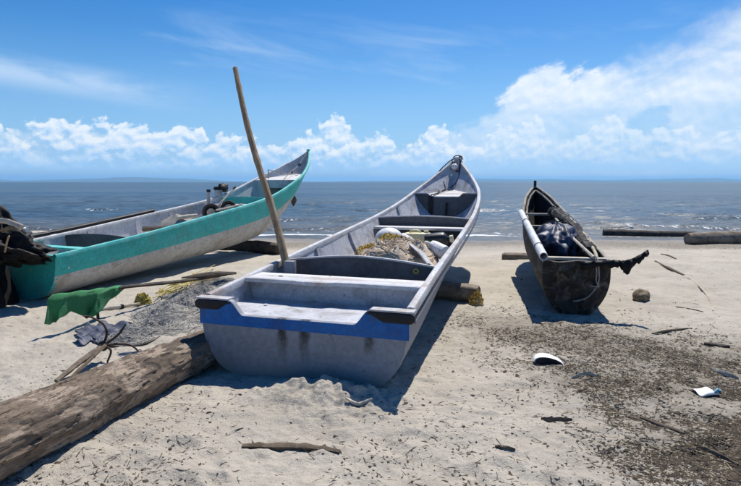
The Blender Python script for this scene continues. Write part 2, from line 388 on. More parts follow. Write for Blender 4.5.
def ground_z(x, y):
    x = np.asarray(x, float); y = np.asarray(y, float)
    z = base_z(x, y)
    calm = smooth(y, 9, 15)
    z = z + (1 - .6 * calm) * (.045 * fbm(x * 1.3, y * 1.3, 3) + .020 * fbm(x * 5 + 9, y * 5, 3) + .011 * fbm(x * 15 + 3, y * 15 + 8, 3) + .012 * np.clip(fbm(x * 24 + 31, y * 24 + 8, 2) - .12, 0, .3))
    def dent(x, y, cx, cy, r, a):
        d2 = ((x - cx) ** 2 + (y - cy) ** 2) / (r * r)
        return a * (np.exp(-d2) - .45 * np.exp(-(np.sqrt(d2) - 1.5) ** 2 * 3))
    if x.ndim == 2:
        for cx, cy, r, a in DENTS:
            i0, i1 = np.searchsorted(y[:, 0], (cy - 3 * r, cy + 3 * r)); sl = slice(i0, i1)
            u_ = x[i0] if i0 < len(x) else x[-1]
            if i1 > i0:
                j0, j1 = np.searchsorted(x[(i0 + i1) // 2], (cx - 5 * r, cx + 5 * r)); z[sl, j0:j1] -= dent(x[sl, j0:j1], y[sl, j0:j1], cx, cy, r, a)
    else:
        for k0 in range(0, len(x), 4000):
            q = slice(k0, k0 + 4000); z[q] -= dent(x[q, None], y[q, None], *[DA[None, :, c_] for c_ in range(4)]).sum(1)
    m = mound(x, y)
    z = z + m * (.6 + .55 * fbm(x * 12, y * 12, 3)) + np.clip(m, 0, .03) * .5 * fbm(x * 34, y * 34, 3)
    return z
def gzz(x, y): return float(ground_z(np.array([x]), np.array([y]))[0])
def gpz(px, py):
    """pixel -> point on the finished sand surface"""
    q = gp(px, py); q[2] = gzz(q[0], q[1]); return q


def sand_mat():
    m = bpy.data.materials.new('beach_sand'); m.use_nodes = True; t = NT(m.node_tree); t.n.clear()
    pos = t.new('ShaderNodeNewGeometry').outputs['Position']; x, y, z = t.sep(pos)
    n1 = t.noise(pos, 1.1, 6, .6); n2 = t.noise(pos, 9., 6, .65); n3 = t.noise(pos, 140., 4, .7); n4 = t.noise(pos, 38., 5, .7)
    col = t.mix(t.ss(n1, .35, .66), (.495, .447, .372), (.42, .376, .31))
    col = t.mix(t.m('MULTIPLY', t.ss(n2, .5, .7), .4), col, (.33, .29, .235))
    hs = t.new('ShaderNodeHueSaturation'); t.link(col, hs.inputs['Color']); t.link(t.lin(n3, .25, .75, .72, 1.28), hs.inputs['Value']); col = hs.outputs[0]
    # tiny dark crumbs of wood
    col = t.mix(t.m('MULTIPLY', t.ss(n4, .64, .7), t.ss(n2, .42, .6, .15, .75)), col, (.085, .068, .05))
    # damp, silty strand-line (vertex attribute) and wet sand by the water
    at_ = t.new('ShaderNodeAttribute', attribute_name='litter').outputs['Fac']
    dm = t.m('MULTIPLY', t.ss(t.m('ADD', at_, t.m('MULTIPLY', t.m('SUBTRACT', n2, .5), 1.5)), .15, 1.0), .68)
    col = t.mix(dm, col, (.20, .172, .132))
    wet = t.ss(t.m('ADD', z, t.m('MULTIPLY', t.m('SUBTRACT', n1, .5), .12)), -.09, -.22)
    col = t.mix(t.m('MULTIPLY', wet, .8), col, (.15, .12, .09))
    bs = t.new('ShaderNodeBsdfPrincipled'); t.link(col, bs.inputs['Base Color'])
    t.link(t.lin(wet, 0, 1, .95, .45), bs.inputs['Roughness']); bs.inputs['Specular IOR Level'].default_value = .2
    b = t.new('ShaderNodeBump'); b.inputs['Strength'].default_value = .9; b.inputs['Distance'].default_value = .016
    t.link(t.m('ADD', t.m('MULTIPLY', n3, .5), t.m('ADD', n4, t.m('MULTIPLY', n2, .8))), b.inputs['Height']); t.link(b.outputs[0], bs.inputs['Normal'])
    out = t.new('ShaderNodeOutputMaterial'); t.link(bs.outputs[0], out.inputs[0]); return m
M['sand'] = sand_mat()


def big_grid(name, X, Y, Z, mat, attrs=None):
    a, b = X.shape; me = bpy.data.meshes.new(name); co = np.stack([X, Y, Z], -1).reshape(-1, 3).astype(np.float32)
    i = np.arange(a * b).reshape(a, b); q = np.stack([i[:-1, :-1], i[:-1, 1:], i[1:, 1:], i[1:, :-1]], -1).reshape(-1)
    n = (a - 1) * (b - 1)
    me.vertices.add(a * b); me.vertices.foreach_set('co', co.ravel())
    me.loops.add(4 * n); me.loops.foreach_set('vertex_index', q.astype(np.int32))
    me.polygons.add(n); me.polygons.foreach_set('loop_start', np.arange(0, 4 * n, 4, dtype=np.int32))
    me.polygons.foreach_set('use_smooth', np.ones(n, bool)); me.update(calc_edges=True); me.validate()
    for k, v in (attrs or {}).items():
        at_ = me.attributes.new(k, 'FLOAT', 'POINT'); at_.data.foreach_set('value', v.ravel().astype(np.float32))
    me.materials.append(mat); o = bpy.data.objects.new(name, me); C.objects.link(o); return o


# one sheet: fine inside the view, coarse out to the far distance on every side
yv = np.r_[-3000, -300, -30, -4, 0, 1, 1.4, 1 / np.linspace(1 / 1.7, 1 / 24., 620), 30, 45, 80]
uv = np.r_[-3000, -300, -60, -12, -4, -2, -1.35, np.linspace(-1.0, 1.0, 720), 1.35, 2, 4, 12, 60, 300, 3000]
UU, YY = np.meshgrid(uv, yv); XX = UU * np.clip(YY, 1.7, 30)
ZZ = ground_z(XX, YY)
tag(big_grid('sand_beach', XX, YY, ZZ, M['sand'], {'litter': litter_density(XX, YY)}), kind='structure')


# ------------------------------------------------------------------ the sea
def sea_mat():
    m = bpy.data.materials.new('sea_water'); m.use_nodes = True; t = NT(m.node_tree); t.n.clear()
    pos = t.new('ShaderNodeNewGeometry').outputs['Position']
    n0 = t.noise(t.vscale(pos, (.012, .035, 1)), 1., 11, .74, .3)
    col = t.mix(t.ss(n0, .36, .64), (.042, .088, .132), (.085, .122, .148))
    fo = t.new('ShaderNodeAttribute', attribute_name='foam').outputs['Fac']
    fn = t.noise(t.vscale(pos, (1, .7, 1)), 5., 8, .7)
    fm = t.ss(t.m('ADD', fo, t.m('MULTIPLY', t.m('SUBTRACT', fn, .5), 1.3)), .5, .68)
    silt = t.new('ShaderNodeAttribute', attribute_name='silt').outputs['Fac']
    col = t.mix(t.m('MULTIPLY', silt, .6), col, (.14, .125, .10))
    col = t.mix(fm, col, (.8, .82, .83))
    bs = t.new('ShaderNodeBsdfPrincipled'); t.link(col, bs.inputs['Base Color'])
    t.link(t.lin(fm, 0, 1, .36, .8), bs.inputs['Roughness']); bs.inputs['IOR'].default_value = 1.33; bs.inputs['Specular IOR Level'].default_value = .22
    h1 = t.noise(t.vscale(pos, (.5, 1., 1)), 2.2, 7, .6, .4); h2 = t.noise(t.vscale(pos, (.10, .22, 1)), 1., 6, .65, .3)
    b = t.new('ShaderNodeBump'); b.inputs['Strength'].default_value = .8; b.inputs['Distance'].default_value = .35
    t.link(t.m('ADD', t.m('MULTIPLY', h1, .36), t.m('MULTIPLY', h2, 1.3)), b.inputs['Height']); t.link(b.outputs[0], bs.inputs['Normal'])
    out = t.new('ShaderNodeOutputMaterial'); t.link(bs.outputs[0], out.inputs[0]); return m
M['sea'] = sea_mat()

ys = np.r_[15.5, 1 / np.linspace(1 / 16.2, 1 / 240., 520), np.geomspace(250, 90000, 60)]
us = np.r_[-40, -10, -4, -2, -1.3, np.linspace(-.95, .95, 820), 1.3, 2, 4, 10, 40]
UU, YY = np.meshgrid(us, ys); XX = UU * YY
dy = np.gradient(ys)[:, None]; dx = (1.9 / 820) * ys[:, None]
W = np.zeros_like(XX); R2 = np.random.default_rng(5)
for k in range(46):
    lam = 10 ** R2.uniform(math.log10(.6), math.log10(5.5)); th = R2.normal(0, .5); ph = R2.uniform(0, 6.28)
    amp = .0048 * lam ** .8
    fade = smooth(lam / np.maximum(dy, dx), 2.5, 5)
    q = 2 * math.pi / lam * (XX * math.sin(th) + YY * math.cos(th)) + ph + 1.3 * fbm(XX * .05 + k, YY * .05, 2)
    W += fade * amp * (np.sin(q) + .3 * np.sin(2 * q + .6))
shoal = smooth(YY, 17.0, 24)
W *= .25 + .75 * shoal
foam = np.zeros_like(W)
bend = 1.6 * fbm(XX * .07, XX * 0 + 3, 3); run = .9 * fbm(XX * .35, XX * 0 + 8, 3)
for yc, a, wdt, den in ((21.6, .10, .5, .0), (26.5, .16, .7, .1), (35, .13, .9, -.06), (48, .14, 1.2, -.1)):
    on = np.clip(.55 + den + 1.5 * fbm(XX * .11 + yc, XX * 0 + yc, 3), 0, 1)
    d = (YY - (yc + bend * (1 + (yc - 20) * .08))) / wdt
    W += a * on * np.where(d < 0, np.exp(-(d * 1.9) ** 2), np.exp(-(d * .75) ** 2))
    foam += np.clip(on - .62, 0, 1) * 1.3 * np.exp(-((d + .35) * 1.3) ** 2)
edge = 18.55 + .5 * bend + run
foam += .8 * np.exp(-((YY - edge - .3) / .3) ** 2) * np.clip(.75 + 1.2 * run, 0, 1) + .42 * np.exp(-((YY - edge - 1.7 - run) / .5) ** 2)
foam += .10 * smooth(YY, 23, 19)
silt = smooth(YY, 34, 18)
tag(big_grid('sea', XX, YY, SEA + W, M['sea'], {'foam': foam, 'silt': silt}), kind='structure')

# far coast hills
mb = MB(); V = []
for j, (dist, hh) in enumerate(((34000, 0), (36000, .55), (38500, 1.), (42000, 0))):
    row = []
    for uu in np.linspace(-1.1, 1.1, 240):
        prof = np.clip(175 + 260 * fbm(np.array([uu * 5 + 2]), np.array([1.5 + .2 * j]), 6, .5)[0] - 60 * math.cos(uu * 5), 40, 335)
        row.append((uu * dist, dist, -1.5 + hh * prof))
    V.append(row)
tag(mb.grid(V).build('hills', M['hill'], smooth=True), kind='structure')


# ------------------------------------------------------------------ boat hulls
class Hull:
    def __init__(s, L, ys, b, ys2, zs, kys, zk, prof0, prof1, rake, thick=.03, floor=.05, wr=.6, bow_from=(.45, 1.)):
        s.L = L; s.b = pchip(ys, b); s.zs = pchip(ys, zs); s.zk = pchip(kys, zk); s.rake = rake; s.wr = wr; s.bf = bow_from
        s.q = None; s.p0 = np.array(prof0); s.p1 = np.array(prof1); s.th = thick; s.fl = floor
        T = np.linspace(0, 1, 150); s.I = np.array([s.sec(t, True) for t in T]).reshape(-1, 3)
    def sec(s, t, inner=False, v0=0., v1=1., n=None):
        y = s.L * t; b = float(s.b(y)); zs = float(s.zs(y)); zk = float(s.zk(y))
        w = float(smooth(t, *s.bf)); pr = s.p0 * (1 - w) + s.p1 * w
        if inner: b = max(b - s.th, .004); zk = zk + s.fl
        k = np.arange(len(pr)); kk = np.linspace(0, len(pr) - 1, 4 * (len(pr) - 1) + 1)
        if s.q is None:
            s.q = [bez(np.c_[q_, q_[:, :1] * 0], len(kk))[:, :2] for q_ in (s.p0, s.p1)]
            for q_ in s.q: q_[-1] = (0, 0); q_[0] = (1, 1); q_[:, 0] = np.clip(q_[:, 0], 0, 2); q_[:, 1] = np.clip(q_[:, 1], 0, 1)
        cu = s.q[0] * (1 - w) + s.q[1] * w; U = cu[:, 0]; Vv = cu[:, 1]
        wr = float(smooth(t, s.wr, 1.))
        return np.stack([b * U, y - s.rake * wr * (1 - Vv) ** 1.15, zk + (zs - zk) * Vv], -1)
    def ts(s, n=64): q = np.linspace(0, 1, n); return 1 - (1 - q) ** 1.35
    def skin(s, mb, inner=False, i0=0, i1=None, off=0., n=64):
        for sg in (1, -1):
            rows = []
            for t in s.ts(n):
                q = s.sec(t, inner)[i0:i1].copy()
                if off: q[:, 0] += off
                q[:, 0] *= sg; rows.append(q)
            mb.grid(rows)
        a = s.sec(1., inner)[i0:i1]; bq = a.copy(); bq[:, 0] *= -1; mb.grid([a, bq])
        return mb
    def zin(s, x, y):
        I = s.I; d = (I[:, 0] - abs(x)) ** 2 + (I[:, 1] - y) ** 2 * .5; k = np.argsort(d)[:4]; w = 1 / (d[k] + 1e-6)
        return float((I[k, 2] * w).sum() / w.sum())
    def hw(s, y, z):
        I = s.I; d = (I[:, 2] - z) ** 2 + (I[:, 1] - y) ** 2 * .6; k = np.argsort(d)[:4]; w = 1 / (d[k] + 1e-6)
        return float((I[k, 0] * w).sum() / w.sum())
    def plate(s, mb, y, top, th, hw=None, outer=False, n=28, u0=-1., u1=1., zmin=None):
        """upright board across the hull: top(u) gives its upper edge, its foot follows the hull"""
        hw = hw if hw is not None else s.hw(y, top(.98))
        us = np.linspace(u0, u1, n); pr = s.sec(0.) if outer else None
        fr = []; bk = []
        for u in us:
            x = u * hw; zt = top(u)
            if outer: zb = float(np.interp(abs(x), pr[::-1, 0], pr[::-1, 2])) if abs(x) < pr[:, 0].max() - .002 else zt - .2
            else: zb = s.zin(x, y)
            if zmin is not None: zb = max(zb, zmin)
            zb = min(zb, zt - .004)
            fr.append([(x, y - th / 2, zb + (zt - zb) * q) for q in (0, .33, .66, 1)]); bk.append([(x, y + th / 2, zb + (zt - zb) * q) for q in (0, .33, .66, 1)])
        fr = np.array(fr); bk = np.array(bk)
        mb.grid(fr); mb.grid(bk)
        mb.grid([fr[:, -1], bk[:, -1]]); mb.grid([fr[:, 0], bk[:, 0]]); mb.grid([fr[0], bk[0]]); mb.grid([fr[-1], bk[-1]])
        return mb
    def rail(s, mb, sg, w, h, out=.012, dz=0., t0=0., t1=1., n=60, wob=0.):
        """gunwale: a rounded strip swept along the sheer"""
        ts = t0 + (t1 - t0) * (1 - (1 - np.linspace(0, 1, n)) ** 1.35); pts = np.array([s.sec(t)[0] for t in ts]); tan = np.gradient(pts, axis=0)
        rows = []
        for i, (p, d) in enumerate(zip(pts, tan)):
            lat = np.array([d[1], -d[0], 0]); lat /= np.linalg.norm(lat); up = np.cross(lat, d); up /= np.linalg.norm(up); up *= np.sign(up[2])
            ww = wob * math.sin(i * 1.7) * .4 + wob * math.sin(i * .6)
            r = []
            for a, b in ((out, -h), (out, -h*.2), (out-.006, 0), (out-w*.5, .006), (out-w+.006, 0), (out-w, -h*.2), (out-w, -h), (out, -h)):
                q = p + lat * (a + ww) + up * (b + dz); r.append((q[0] * sg, q[1], q[2]))
            rows.append(r)
        mb.grid(rows); k = len(rows[0]) - 1
        mb.add(rows[0][:k], [tuple(range(k))]); mb.add(rows[-1][:k], [tuple(range(k))])
        return mb
    def rib(s, mb, y, sg, w=.08, th=.022, i0=1, i1=26, zoff=0.):
        a = []; t0 = (y - w / 2) / s.L; t1 = (y + w / 2) / s.L
        A = s.sec(t0, True)[i0:i1]; B = s.sec(t1, True)[i0:i1]
        inn = np.array([th, 0, 0])
        for row in (A, A - inn, B - inn, B, A):
            q = row.copy(); q[:, 0] = np.maximum(q[:, 0], .01) * sg; a.append(q)
        return mb.grid(a)


STERN = [(1, 1), (.985, .8), (.965, .6), (.93, .42), (.86, .25), (.76, .12), (.63, .045), (.4, .012), (0, 0)]
BOW = [(1, 1), (.93, .8), (.85, .6), (.765, .42), (.66, .26), (.53, .13), (.38, .05), (.2, .012), (0, 0)]

# ================= grey boat
gh = Hull(7.6, [0, 1.35, 3, 4.4, 5.5, 6.35, 7.0, 7.4, 7.6], [.865, .825, .79, .745, .69, .6, .40, .17, .045],
          [0, 1.35, 3, 4.4, 5.5, 6.35, 7.0, 7.4, 7.6], [.573, .705, .85, .985, 1.14, 1.33, 1.575, 1.82, 1.965],
          [0, 3.3, 5, 6.2, 7.6], [-.05, .235, .42, .60, .92], STERN, BOW, .85, bow_from=(.04, .55))
gb = empty('fishing_boat', (GB['x'], GB['y'], 0), -GB['psi'], 'grey wooden fishing boat with a blue band across its square stern, in the foreground', 'boat')
gh.skin(MB()).build('hull', M['grey'], gb)
gh.skin(MB(), inner=True).build('inner_hull', M['grey_in'], gb)
def ttop(u):
    x = u * .865
    return .575 - .115 * float(smooth(x, -.60, -.47)) * float(1 - smooth(x, .44, .565))
tr = gh.plate(MB(), .02, ttop, .05, hw=.862, outer=True, n=110).build('transom', M['transom'], gb, sharp=50)
# blue band, following the notch, 3 mm proud of the transom
rows = []
for x in np.linspace(-.862, .862, 110):
    zt = ttop(x / .865) - .002; zb = .375
    rows.append([(x, -.0085, zb), (x, -.0085, zt), (x, -.004, zt)])
MB().grid(rows).build('transom_stripe', M['blue'], tr)
for sg, xin in ((-1, -.585), (1, .55)):
    rows = []; n_ = 34
    for i in range(n_):
        q = i / (n_ - 1); x = sg * .905 + (xin - sg * .905) * (q ** 1.5)
        rnd = math.sqrt(max(0., 1 - max(0., 1 - abs(x - sg * .905) / .045) ** 2)); tap = 1 - .75 * float(smooth(q, .72, 1.))
        zt = ttop(float(np.clip(x / .865, -1, 1))) - .003; hg = .078
        zc = zt - hg / 2 if q < .6 else zt - hg * tap / 2; hh_ = max(hg * rnd * tap, .002)
        dep = .016 * max(rnd, .15)
        rows.append([(x, -.007, zc + hh_/2), (x, -.007 - dep*.7, zc + hh_*.45), (x, -.007 - dep, zc + hh_*.2), (x, -.007 - dep, zc - hh_*.2), (x, -.007 - dep*.7, zc - hh_*.45), (x, -.007, zc - hh_/2)])
    MB().grid(rows).build('corner_fender', M['black'], tr)
# white cap boards on the two stern corners and the notch lip
for x0, x1 in ((-.895, -.60), (.565, .895)):
    MB().box(((x0 + x1) / 2, .035, .580), (abs(x1 - x0), .10, .014), bev=.006).build('corner_cap', M['worn'], tr)
for sg in (-1, 1):
    gh.rail(MB(), sg, .062, .06, out=.014, dz=.012, t0=.012).build('gunwale', M['worn'], gb)
    gh.rail(MB(), sg, .012, .03, out=.012, dz=-.10, t0=.02, t1=.93).build('rubbing_strake', M['grey'], gb)
# splash well behind the transom
rows = []
for y in np.linspace(.046, .70, 8):
    z = .458 - .012 * (y / .7); hwv = gh.hw(y, z) - .004; rows.append([(x, y, z) for x in np.linspace(-hwv, hwv, 14)])
MB().grid(rows).build('well_floor', M['grey_in'], gb)
hwv = gh.hw(.82, .6)
gh.plate(MB(), .705, lambda u: .615, .022, zmin=.25).build('well_riser', M['grey_in'], gb)
MB().tube([(-.50, .42, .445), (-.50, .42, .462)], .018, 10).build('drain_plug', M['whiteplastic'], gb)
# stern thwart with a stepped aft edge
rows = []
for x in np.linspace(-.80, .80, 60):
    ya = .60 + .05 * float(smooth(x, .0, .07)) - .03 * float(smooth(x, -.34, -.26)); z = .648
    rows.append([(x, ya, z - .035), (x, ya, z - .004), (x, ya + .006, z), (x, .90, z + .002), (x, .91, z - .004), (x, .91, z - .035), (x, ya, z - .035)])
th = MB().grid(rows).build('thwart', M['thwart'], gb)
MB().tube([(-.52, .75, .640), (-.52, .75, .6515)], .022, 10).build('bolt_hole', M['black'], th)
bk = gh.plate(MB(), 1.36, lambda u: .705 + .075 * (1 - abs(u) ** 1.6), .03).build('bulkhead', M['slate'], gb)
# thin pale edge on top of that bulkhead
def edge_strip(h, y, top, th, mat, par, name='top_edge', hw=None):
    hw = hw or h.hw(y, top(.98)); rows = []
    for u in np.linspace(-.985, .985, 40):
        z = top(u); rows.append([(u*hw, y-th/2-.003, z-.012), (u*hw, y-th/2-.003, z+.004), (u*hw, y+th/2+.003, z+.004), (u*hw, y+th/2+.003, z-.012)])
    return MB().grid(rows).build(name, mat, par)
edge_strip(gh, 1.36, lambda u: .705 + .075 * (1 - abs(u) ** 1.6), .03, M['worn'], bk)
mtop = lambda u: .965 + .035 * (1 - u * u)
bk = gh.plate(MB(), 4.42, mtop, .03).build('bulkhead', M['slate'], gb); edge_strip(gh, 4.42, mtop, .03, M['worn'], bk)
MB().box((0, 4.18, .83), (2 * gh.hw(4.18, .83), .26, .035), bev=.006).build('thwart', M['thwart'], gb)
btop = lambda u: 1.30 - .062 * float(smooth(u, -.62, -.42)) * float(1 - smooth(u, .42, .56))
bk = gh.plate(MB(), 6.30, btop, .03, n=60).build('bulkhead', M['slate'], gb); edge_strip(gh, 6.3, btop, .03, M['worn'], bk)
rows = []
for y in np.linspace(6.3, 7.25, 10):
    z = 1.225 + .16 * (y - 6.3); hwv = max(gh.hw(y, z) - .004, .02); rows.append([(x, y, z) for x in np.linspace(-hwv, hwv, 8)])
MB().grid(rows).build('foredeck', M['thwart'], gb)
for y in (2.15, 3.2, 5.35):
    for sg in (-1, 1): gh.rib(MB(), y, sg, w=.10, th=.03).build('rib', M['grey_in'], gb)
MB().box((-.63, 1.17, .60), (.10, .08, .26), bev=.008).build('pole_socket', M['grey'], gb)
MB().box((0, 7.585, 1.97), (.11, .07, .06), bev=.015).build('stem_head', M['worn'], gb)
# floor boards
MB().box((0, 2.7, .345), (1.05, 2.5, .02), ax=[(1, 0, 0), (0, .996, .085), (0, -.085, .996)]).build('floorboard', M['grey_in'], gb)
# ring fitting on bulkhead
MB().tube([(.60 + .022 * math.cos(a), 1.337, .66 + .02 * math.sin(a)) for a in np.linspace(0, 6.283, 15)], .009, 6).build('rope_ring', M['netyellow'], gb)

def gw(lx, ly, lz=0.): return gb_world(lx, ly, lz)
# bow mooring rope: world-space thing
mb = MB()
tipz = 2.0
for k, pts in enumerate([[(-.04, 7.6, 1.99), (-.15, 7.45, 1.90), (-.29, 7.22, 1.72), (-.31, 7.12, 1.58), (-.29, 7.0, 1.42), (-.24, 6.9, 1.345), (-.2, 6.7, 1.31), (-.25, 6.45, 1.275), (-.26, 6.28, 1.26), (-.265, 6.265, 1.05), (-.26, 6.26, .8)],
           [(-.1, 7.48, 1.95), (-.06, 7.44, 1.86), (.0, 7.4, 1.74), (.05, 7.38, 1.70), (.08, 7.4, 1.78), (.07, 7.48, 1.92), (.05, 7.57, 2.0)],
           [(.03, 7.6, 2.02), (.09, 7.52, 1.97), (.07, 7.4, 1.80), (.08, 7.3, 1.63), (.04, 7.2, 1.49), (-.04, 7.05, 1.385), (-.13, 6.8, 1.33), (-.2, 6.6, 1.295), (-.24, 6.4, 1.27)],
           [(-.27, 7.24, 1.74), (-.24, 7.2, 1.62), (-.19, 7.1, 1.5), (-.13, 7.0, 1.38), (-.16, 6.85, 1.335)],
           [(-.09, 7.6, 1.99), (-.02, 7.63, 2.035), (.08, 7.6, 2.01), (.12, 7.5, 1.95)],
           [(-.3, 6.28, 1.25), (-.3, 6.262, 1.1), (-.29, 6.26, .85)], [(-.235, 6.28, 1.25), (-.23, 6.262, 1.1), (-.24, 6.26, .9)]]):
    mb.tube([gw(*p) for p in bez(pts, 60)], .011, 6, rough=.15, seed=k)
tag(mb.build('mooring_rope', M['darkrope'], base=True), 'dark mooring rope tangled over the bow of the grey boat', 'rope')
def ball(c, r, n=14, m=10, sq=(1, 1, 1), jit=0., seed=0):
    R = np.random.default_rng(seed); V = []
    for i in range(m + 1):
        th_ = math.pi * i / m; V.append([])
        for k in range(n + 1):
            ph = 2 * math.pi * (k % n) / n
            V[-1].append(np.array(c) + r * np.array([sq[0] * math.sin(th_) * math.cos(ph), sq[1] * math.sin(th_) * math.sin(ph), sq[2] * math.cos(th_)]))
    return V
fl = empty('net_float', gw(-.02, 7.36, 1.80), 0, 'white ball float hanging in the bow ropes of the grey boat', 'float')
MB().grid(ball((0, 0, 0), .065)).build('ball', M['whiteplastic'], fl)
MB().tube([(0, 0, .05), (0, .005, .09)], .012, 8).build('eyelet', M['darkrope'], fl)
tag(MB().tube([gw(.02, 6.20, .78), gw(.03, 6.24, 1.02), gw(.03, 6.255, 1.13)], [.022, .02, .018], 7, rough=.3).build('stake', M['black'], base=True), 'short black stake leaning on the bow bulkhead of the grey boat', 'stake')

# long pole standing in its socket
pb = gw(-.63, 1.17, .50); pt = at(234, 68, pb[1] + 1.0)
pts = [pb + (pt - pb) * q + np.array([.018 * math.sin(q * 7), 0, 0]) for q in np.linspace(0, 1, 40)]
rad = [.040 - .012 * q + (.004 if i % 7 == 0 else 0) for i, q in enumerate(np.linspace(0, 1, 40))]
tag(MB().tube(pts, rad, 12, rough=.12, seed=3).build('wooden_pole', M['polewood'], base=True), 'long tan wooden pole standing upright in the grey boat', 'pole')

# cargo of the grey boat ------------------------------------------------
def mound_mesh(c, rx, ry, hgt, rot, seed, na=30, nr=14, rough=.35, flat=.9):
    R = np.random.default_rng(seed); o1, o2 = R.random(2) * 50; V = []
    for i in range(nr + 1):
        q = i / nr; row = []
        for k in range(na + 1):
            a = 2 * math.pi * (k % na) / na; w = 1 + .22 * vnoise(np.array([math.cos(a) * 2 + o1]), np.array([math.sin(a) * 2 + o2]))[0]
            x = rx * q * w * math.cos(a); y = ry * q * w * math.sin(a)
            z = hgt * (1 - q ** 2) ** flat * (1 + rough * fbm(np.array([x * 6 + o1]), np.array([y * 6 + o2]), 4)[0] * 1.6)
            row.append((c[0] + x * math.cos(rot) - y * math.sin(rot), c[1] + x * math.sin(rot) + y * math.cos(rot), c[2] + z))
        V.append(row)
    return V
def strands(mb, V, count, rad, seed, ln=(6, 16), lift=.012):
    R = np.random.default_rng(seed); V = np.array(V); a, b = V.shape[:2]
    for k in range(count):
        i, j = R.random() * (a - 2) + .5, R.random() * b; di, dj = R.normal(0, .5), R.normal(0, 1.1); pts = []
        for s_ in range(R.integers(*ln)):
            i = np.clip(i + di * .5, 0.3, a - 1.01); j = (j + dj * .6) % (b - 1.01); di += R.normal(0, .35); dj += R.normal(0, .4)
            ii, jj = int(i), int(j); p = V[ii, jj] * (1-(i-ii)) * (1-(j-jj)) + V[ii+1, jj] * (i-ii) * (1-(j-jj)) + V[ii, jj+1] * (1-(i-ii)) * (j-jj) + V[ii+1, jj+1] * (i-ii) * (j-jj)
            if pts and np.linalg.norm(p - pts[-1]) > .25: break
            pts.append(p + np.array([0, 0, abs(R.normal(0, lift)) + rad]))
        if len(pts) > 3: mb.tube(bez(pts, len(pts) * 2), rad, 4, cap=False)
    return mb
np_ = empty('fishing_net_heap', gw(-.02, 2.95, .34), 0, 'tan fishing net with yellow twine heaped inside the grey boat', 'fishing net')
V = mound_mesh((0, 0, 0), .58, .66, .43, -.3, 4, rough=.3, flat=.55)
MB().grid(V).build('net_body', M['nettan'], np_)
V2 = mound_mesh((-.08, .16, .03), .50, .46, .40, 0, 9, rough=.25, flat=.45)
tag(strands(MB(), V2, 190, .005, 3, lift=.012).build('yellow_twine', M['netyellow'], np_), kind='stuff')
tag(strands(MB(), V, 160, .005, 5, lift=.01).build('tan_twine', pmat('tan_net_twine', (.62, .51, .38), (.46, .36, .25), .9, 20, bump=0), np_), kind='stuff')

bu = empty('buoy', gw(-.33, 3.70, .70), 0, 'white dome shaped buoy behind the net in the grey boat', 'buoy')
V = ball((0, 0, .0), .2, 20, 12, (1, .9, .85)); MB().grid(V).build('dome', M['whiteplastic'], bu)
MB().tube([(0, -.0, -.15), (0, 0, -.26)], .05, 10).build('stem', M['whiteplastic'], bu)

def bottle_body(mb, L, r, sqx=1., n=16, neck=.35, sy=1.):
    prof = [(0, .0), (0, .8), (.03, .97), (.08, 1), (.66, 1), (.74, .93), (.82, .62), (.87, neck), (.93, neck), (.93, neck*1.15), (1, neck*1.15), (1, 0)]
    V = []
    for q, w in prof:
        row = []
        for k in range(n + 1):
            a = 2 * math.pi * (k % n) / n; ca, sa = math.cos(a), math.sin(a)
            e = 1 if w < .6 else (1 / max(abs(ca) ** 4 + abs(sa) ** 4, .2) ** .25) * .5 + .5
            row.append((r * w * ca * e * sqx, r * w * sa * e * sy, L * q))
        V.append(row)
    return mb.grid(V)
def lying(o, direction, roll=0.):
    d = Vector(direction).normalized(); q = d.to_track_quat('Z', 'Y'); o.rotation_mode = 'QUATERNION'; o.rotation_quaternion = q @ __import__('mathutils').Quaternion((0, 0, 1), roll); return o
def GD(lx, ly, lz): a = gb_world(lx, ly, lz) - gb_world(0, 0, 0); return a
j = empty('plastic_jug', gw(.60, 3.0, .62), 0, 'white plastic jug with a green cap lying in the grey boat', 'jug')
bottle_body(MB(), .33, .105, sy=.85).build('body', M['whiteplastic'], j)
MB().tube([(0, 0, .31), (0, 0, .365)], .05, 12).build('cap', M['greenplastic'], j)
MB().tube(bez([(.04, 0, .30), (.105, 0, .30), (.13, 0, .24), (.10, 0, .19)], 12), .018, 8).build('handle', M['whiteplastic'], j)
lying(j, GD(-.75, .5, .22), .6)
j = empty('black_canister', gw(.20, 3.62, .70), 0, 'black plastic canister between the yellow container and the white jug', 'canister')
bottle_body(MB(), .36, .10).build('body', M['blackplastic'], j)
MB().tube([(0, 0, .335), (0, 0, .38)], .05, 12).build('cap', M['yellowplastic'], j)
lying(j, GD(.95, .1, .12), .2)
j = empty('yellow_container', gw(.03, 3.92, .565), -GB['psi'] + .1, 'pale yellow plastic container against the middle thwart of the grey boat', 'container')
MB().box((0, 0, .11), (.40, .20, .23), bev=.05).build('body', M['yellowplastic'], j)
MB().tube([(.12, 0, .22), (.12, 0, .255)], .035, 12).build('cap', M['yellowplastic'], j)
MB().tube(bez([(-.12, 0, .215), (-.09, 0, .25), (.01, 0, .25), (.05, 0, .215)], 14), .014, 8).build('handle', M['yellowplastic'], j)
pl0 = at(431, 266, 6.15); pl1 = at(407, 236, 7.25)
j = empty('paddle', pl0, 0, 'worn grey wooden paddle blade lying beside the net in the grey boat', 'paddle')
d = pl1 - pl0; PLL = np.linalg.norm(d); ax1 = d / PLL; ax0 = np.cross(ax1, (0, 0, 1)); ax0 /= np.linalg.norm(ax0); ax0 = ax0 * .85 - np.array([0, 0, .5]); ax0 -= ax1 * (ax0 @ ax1); ax0 /= np.linalg.norm(ax0); ax2 = np.cross(ax0, ax1)
rows = []
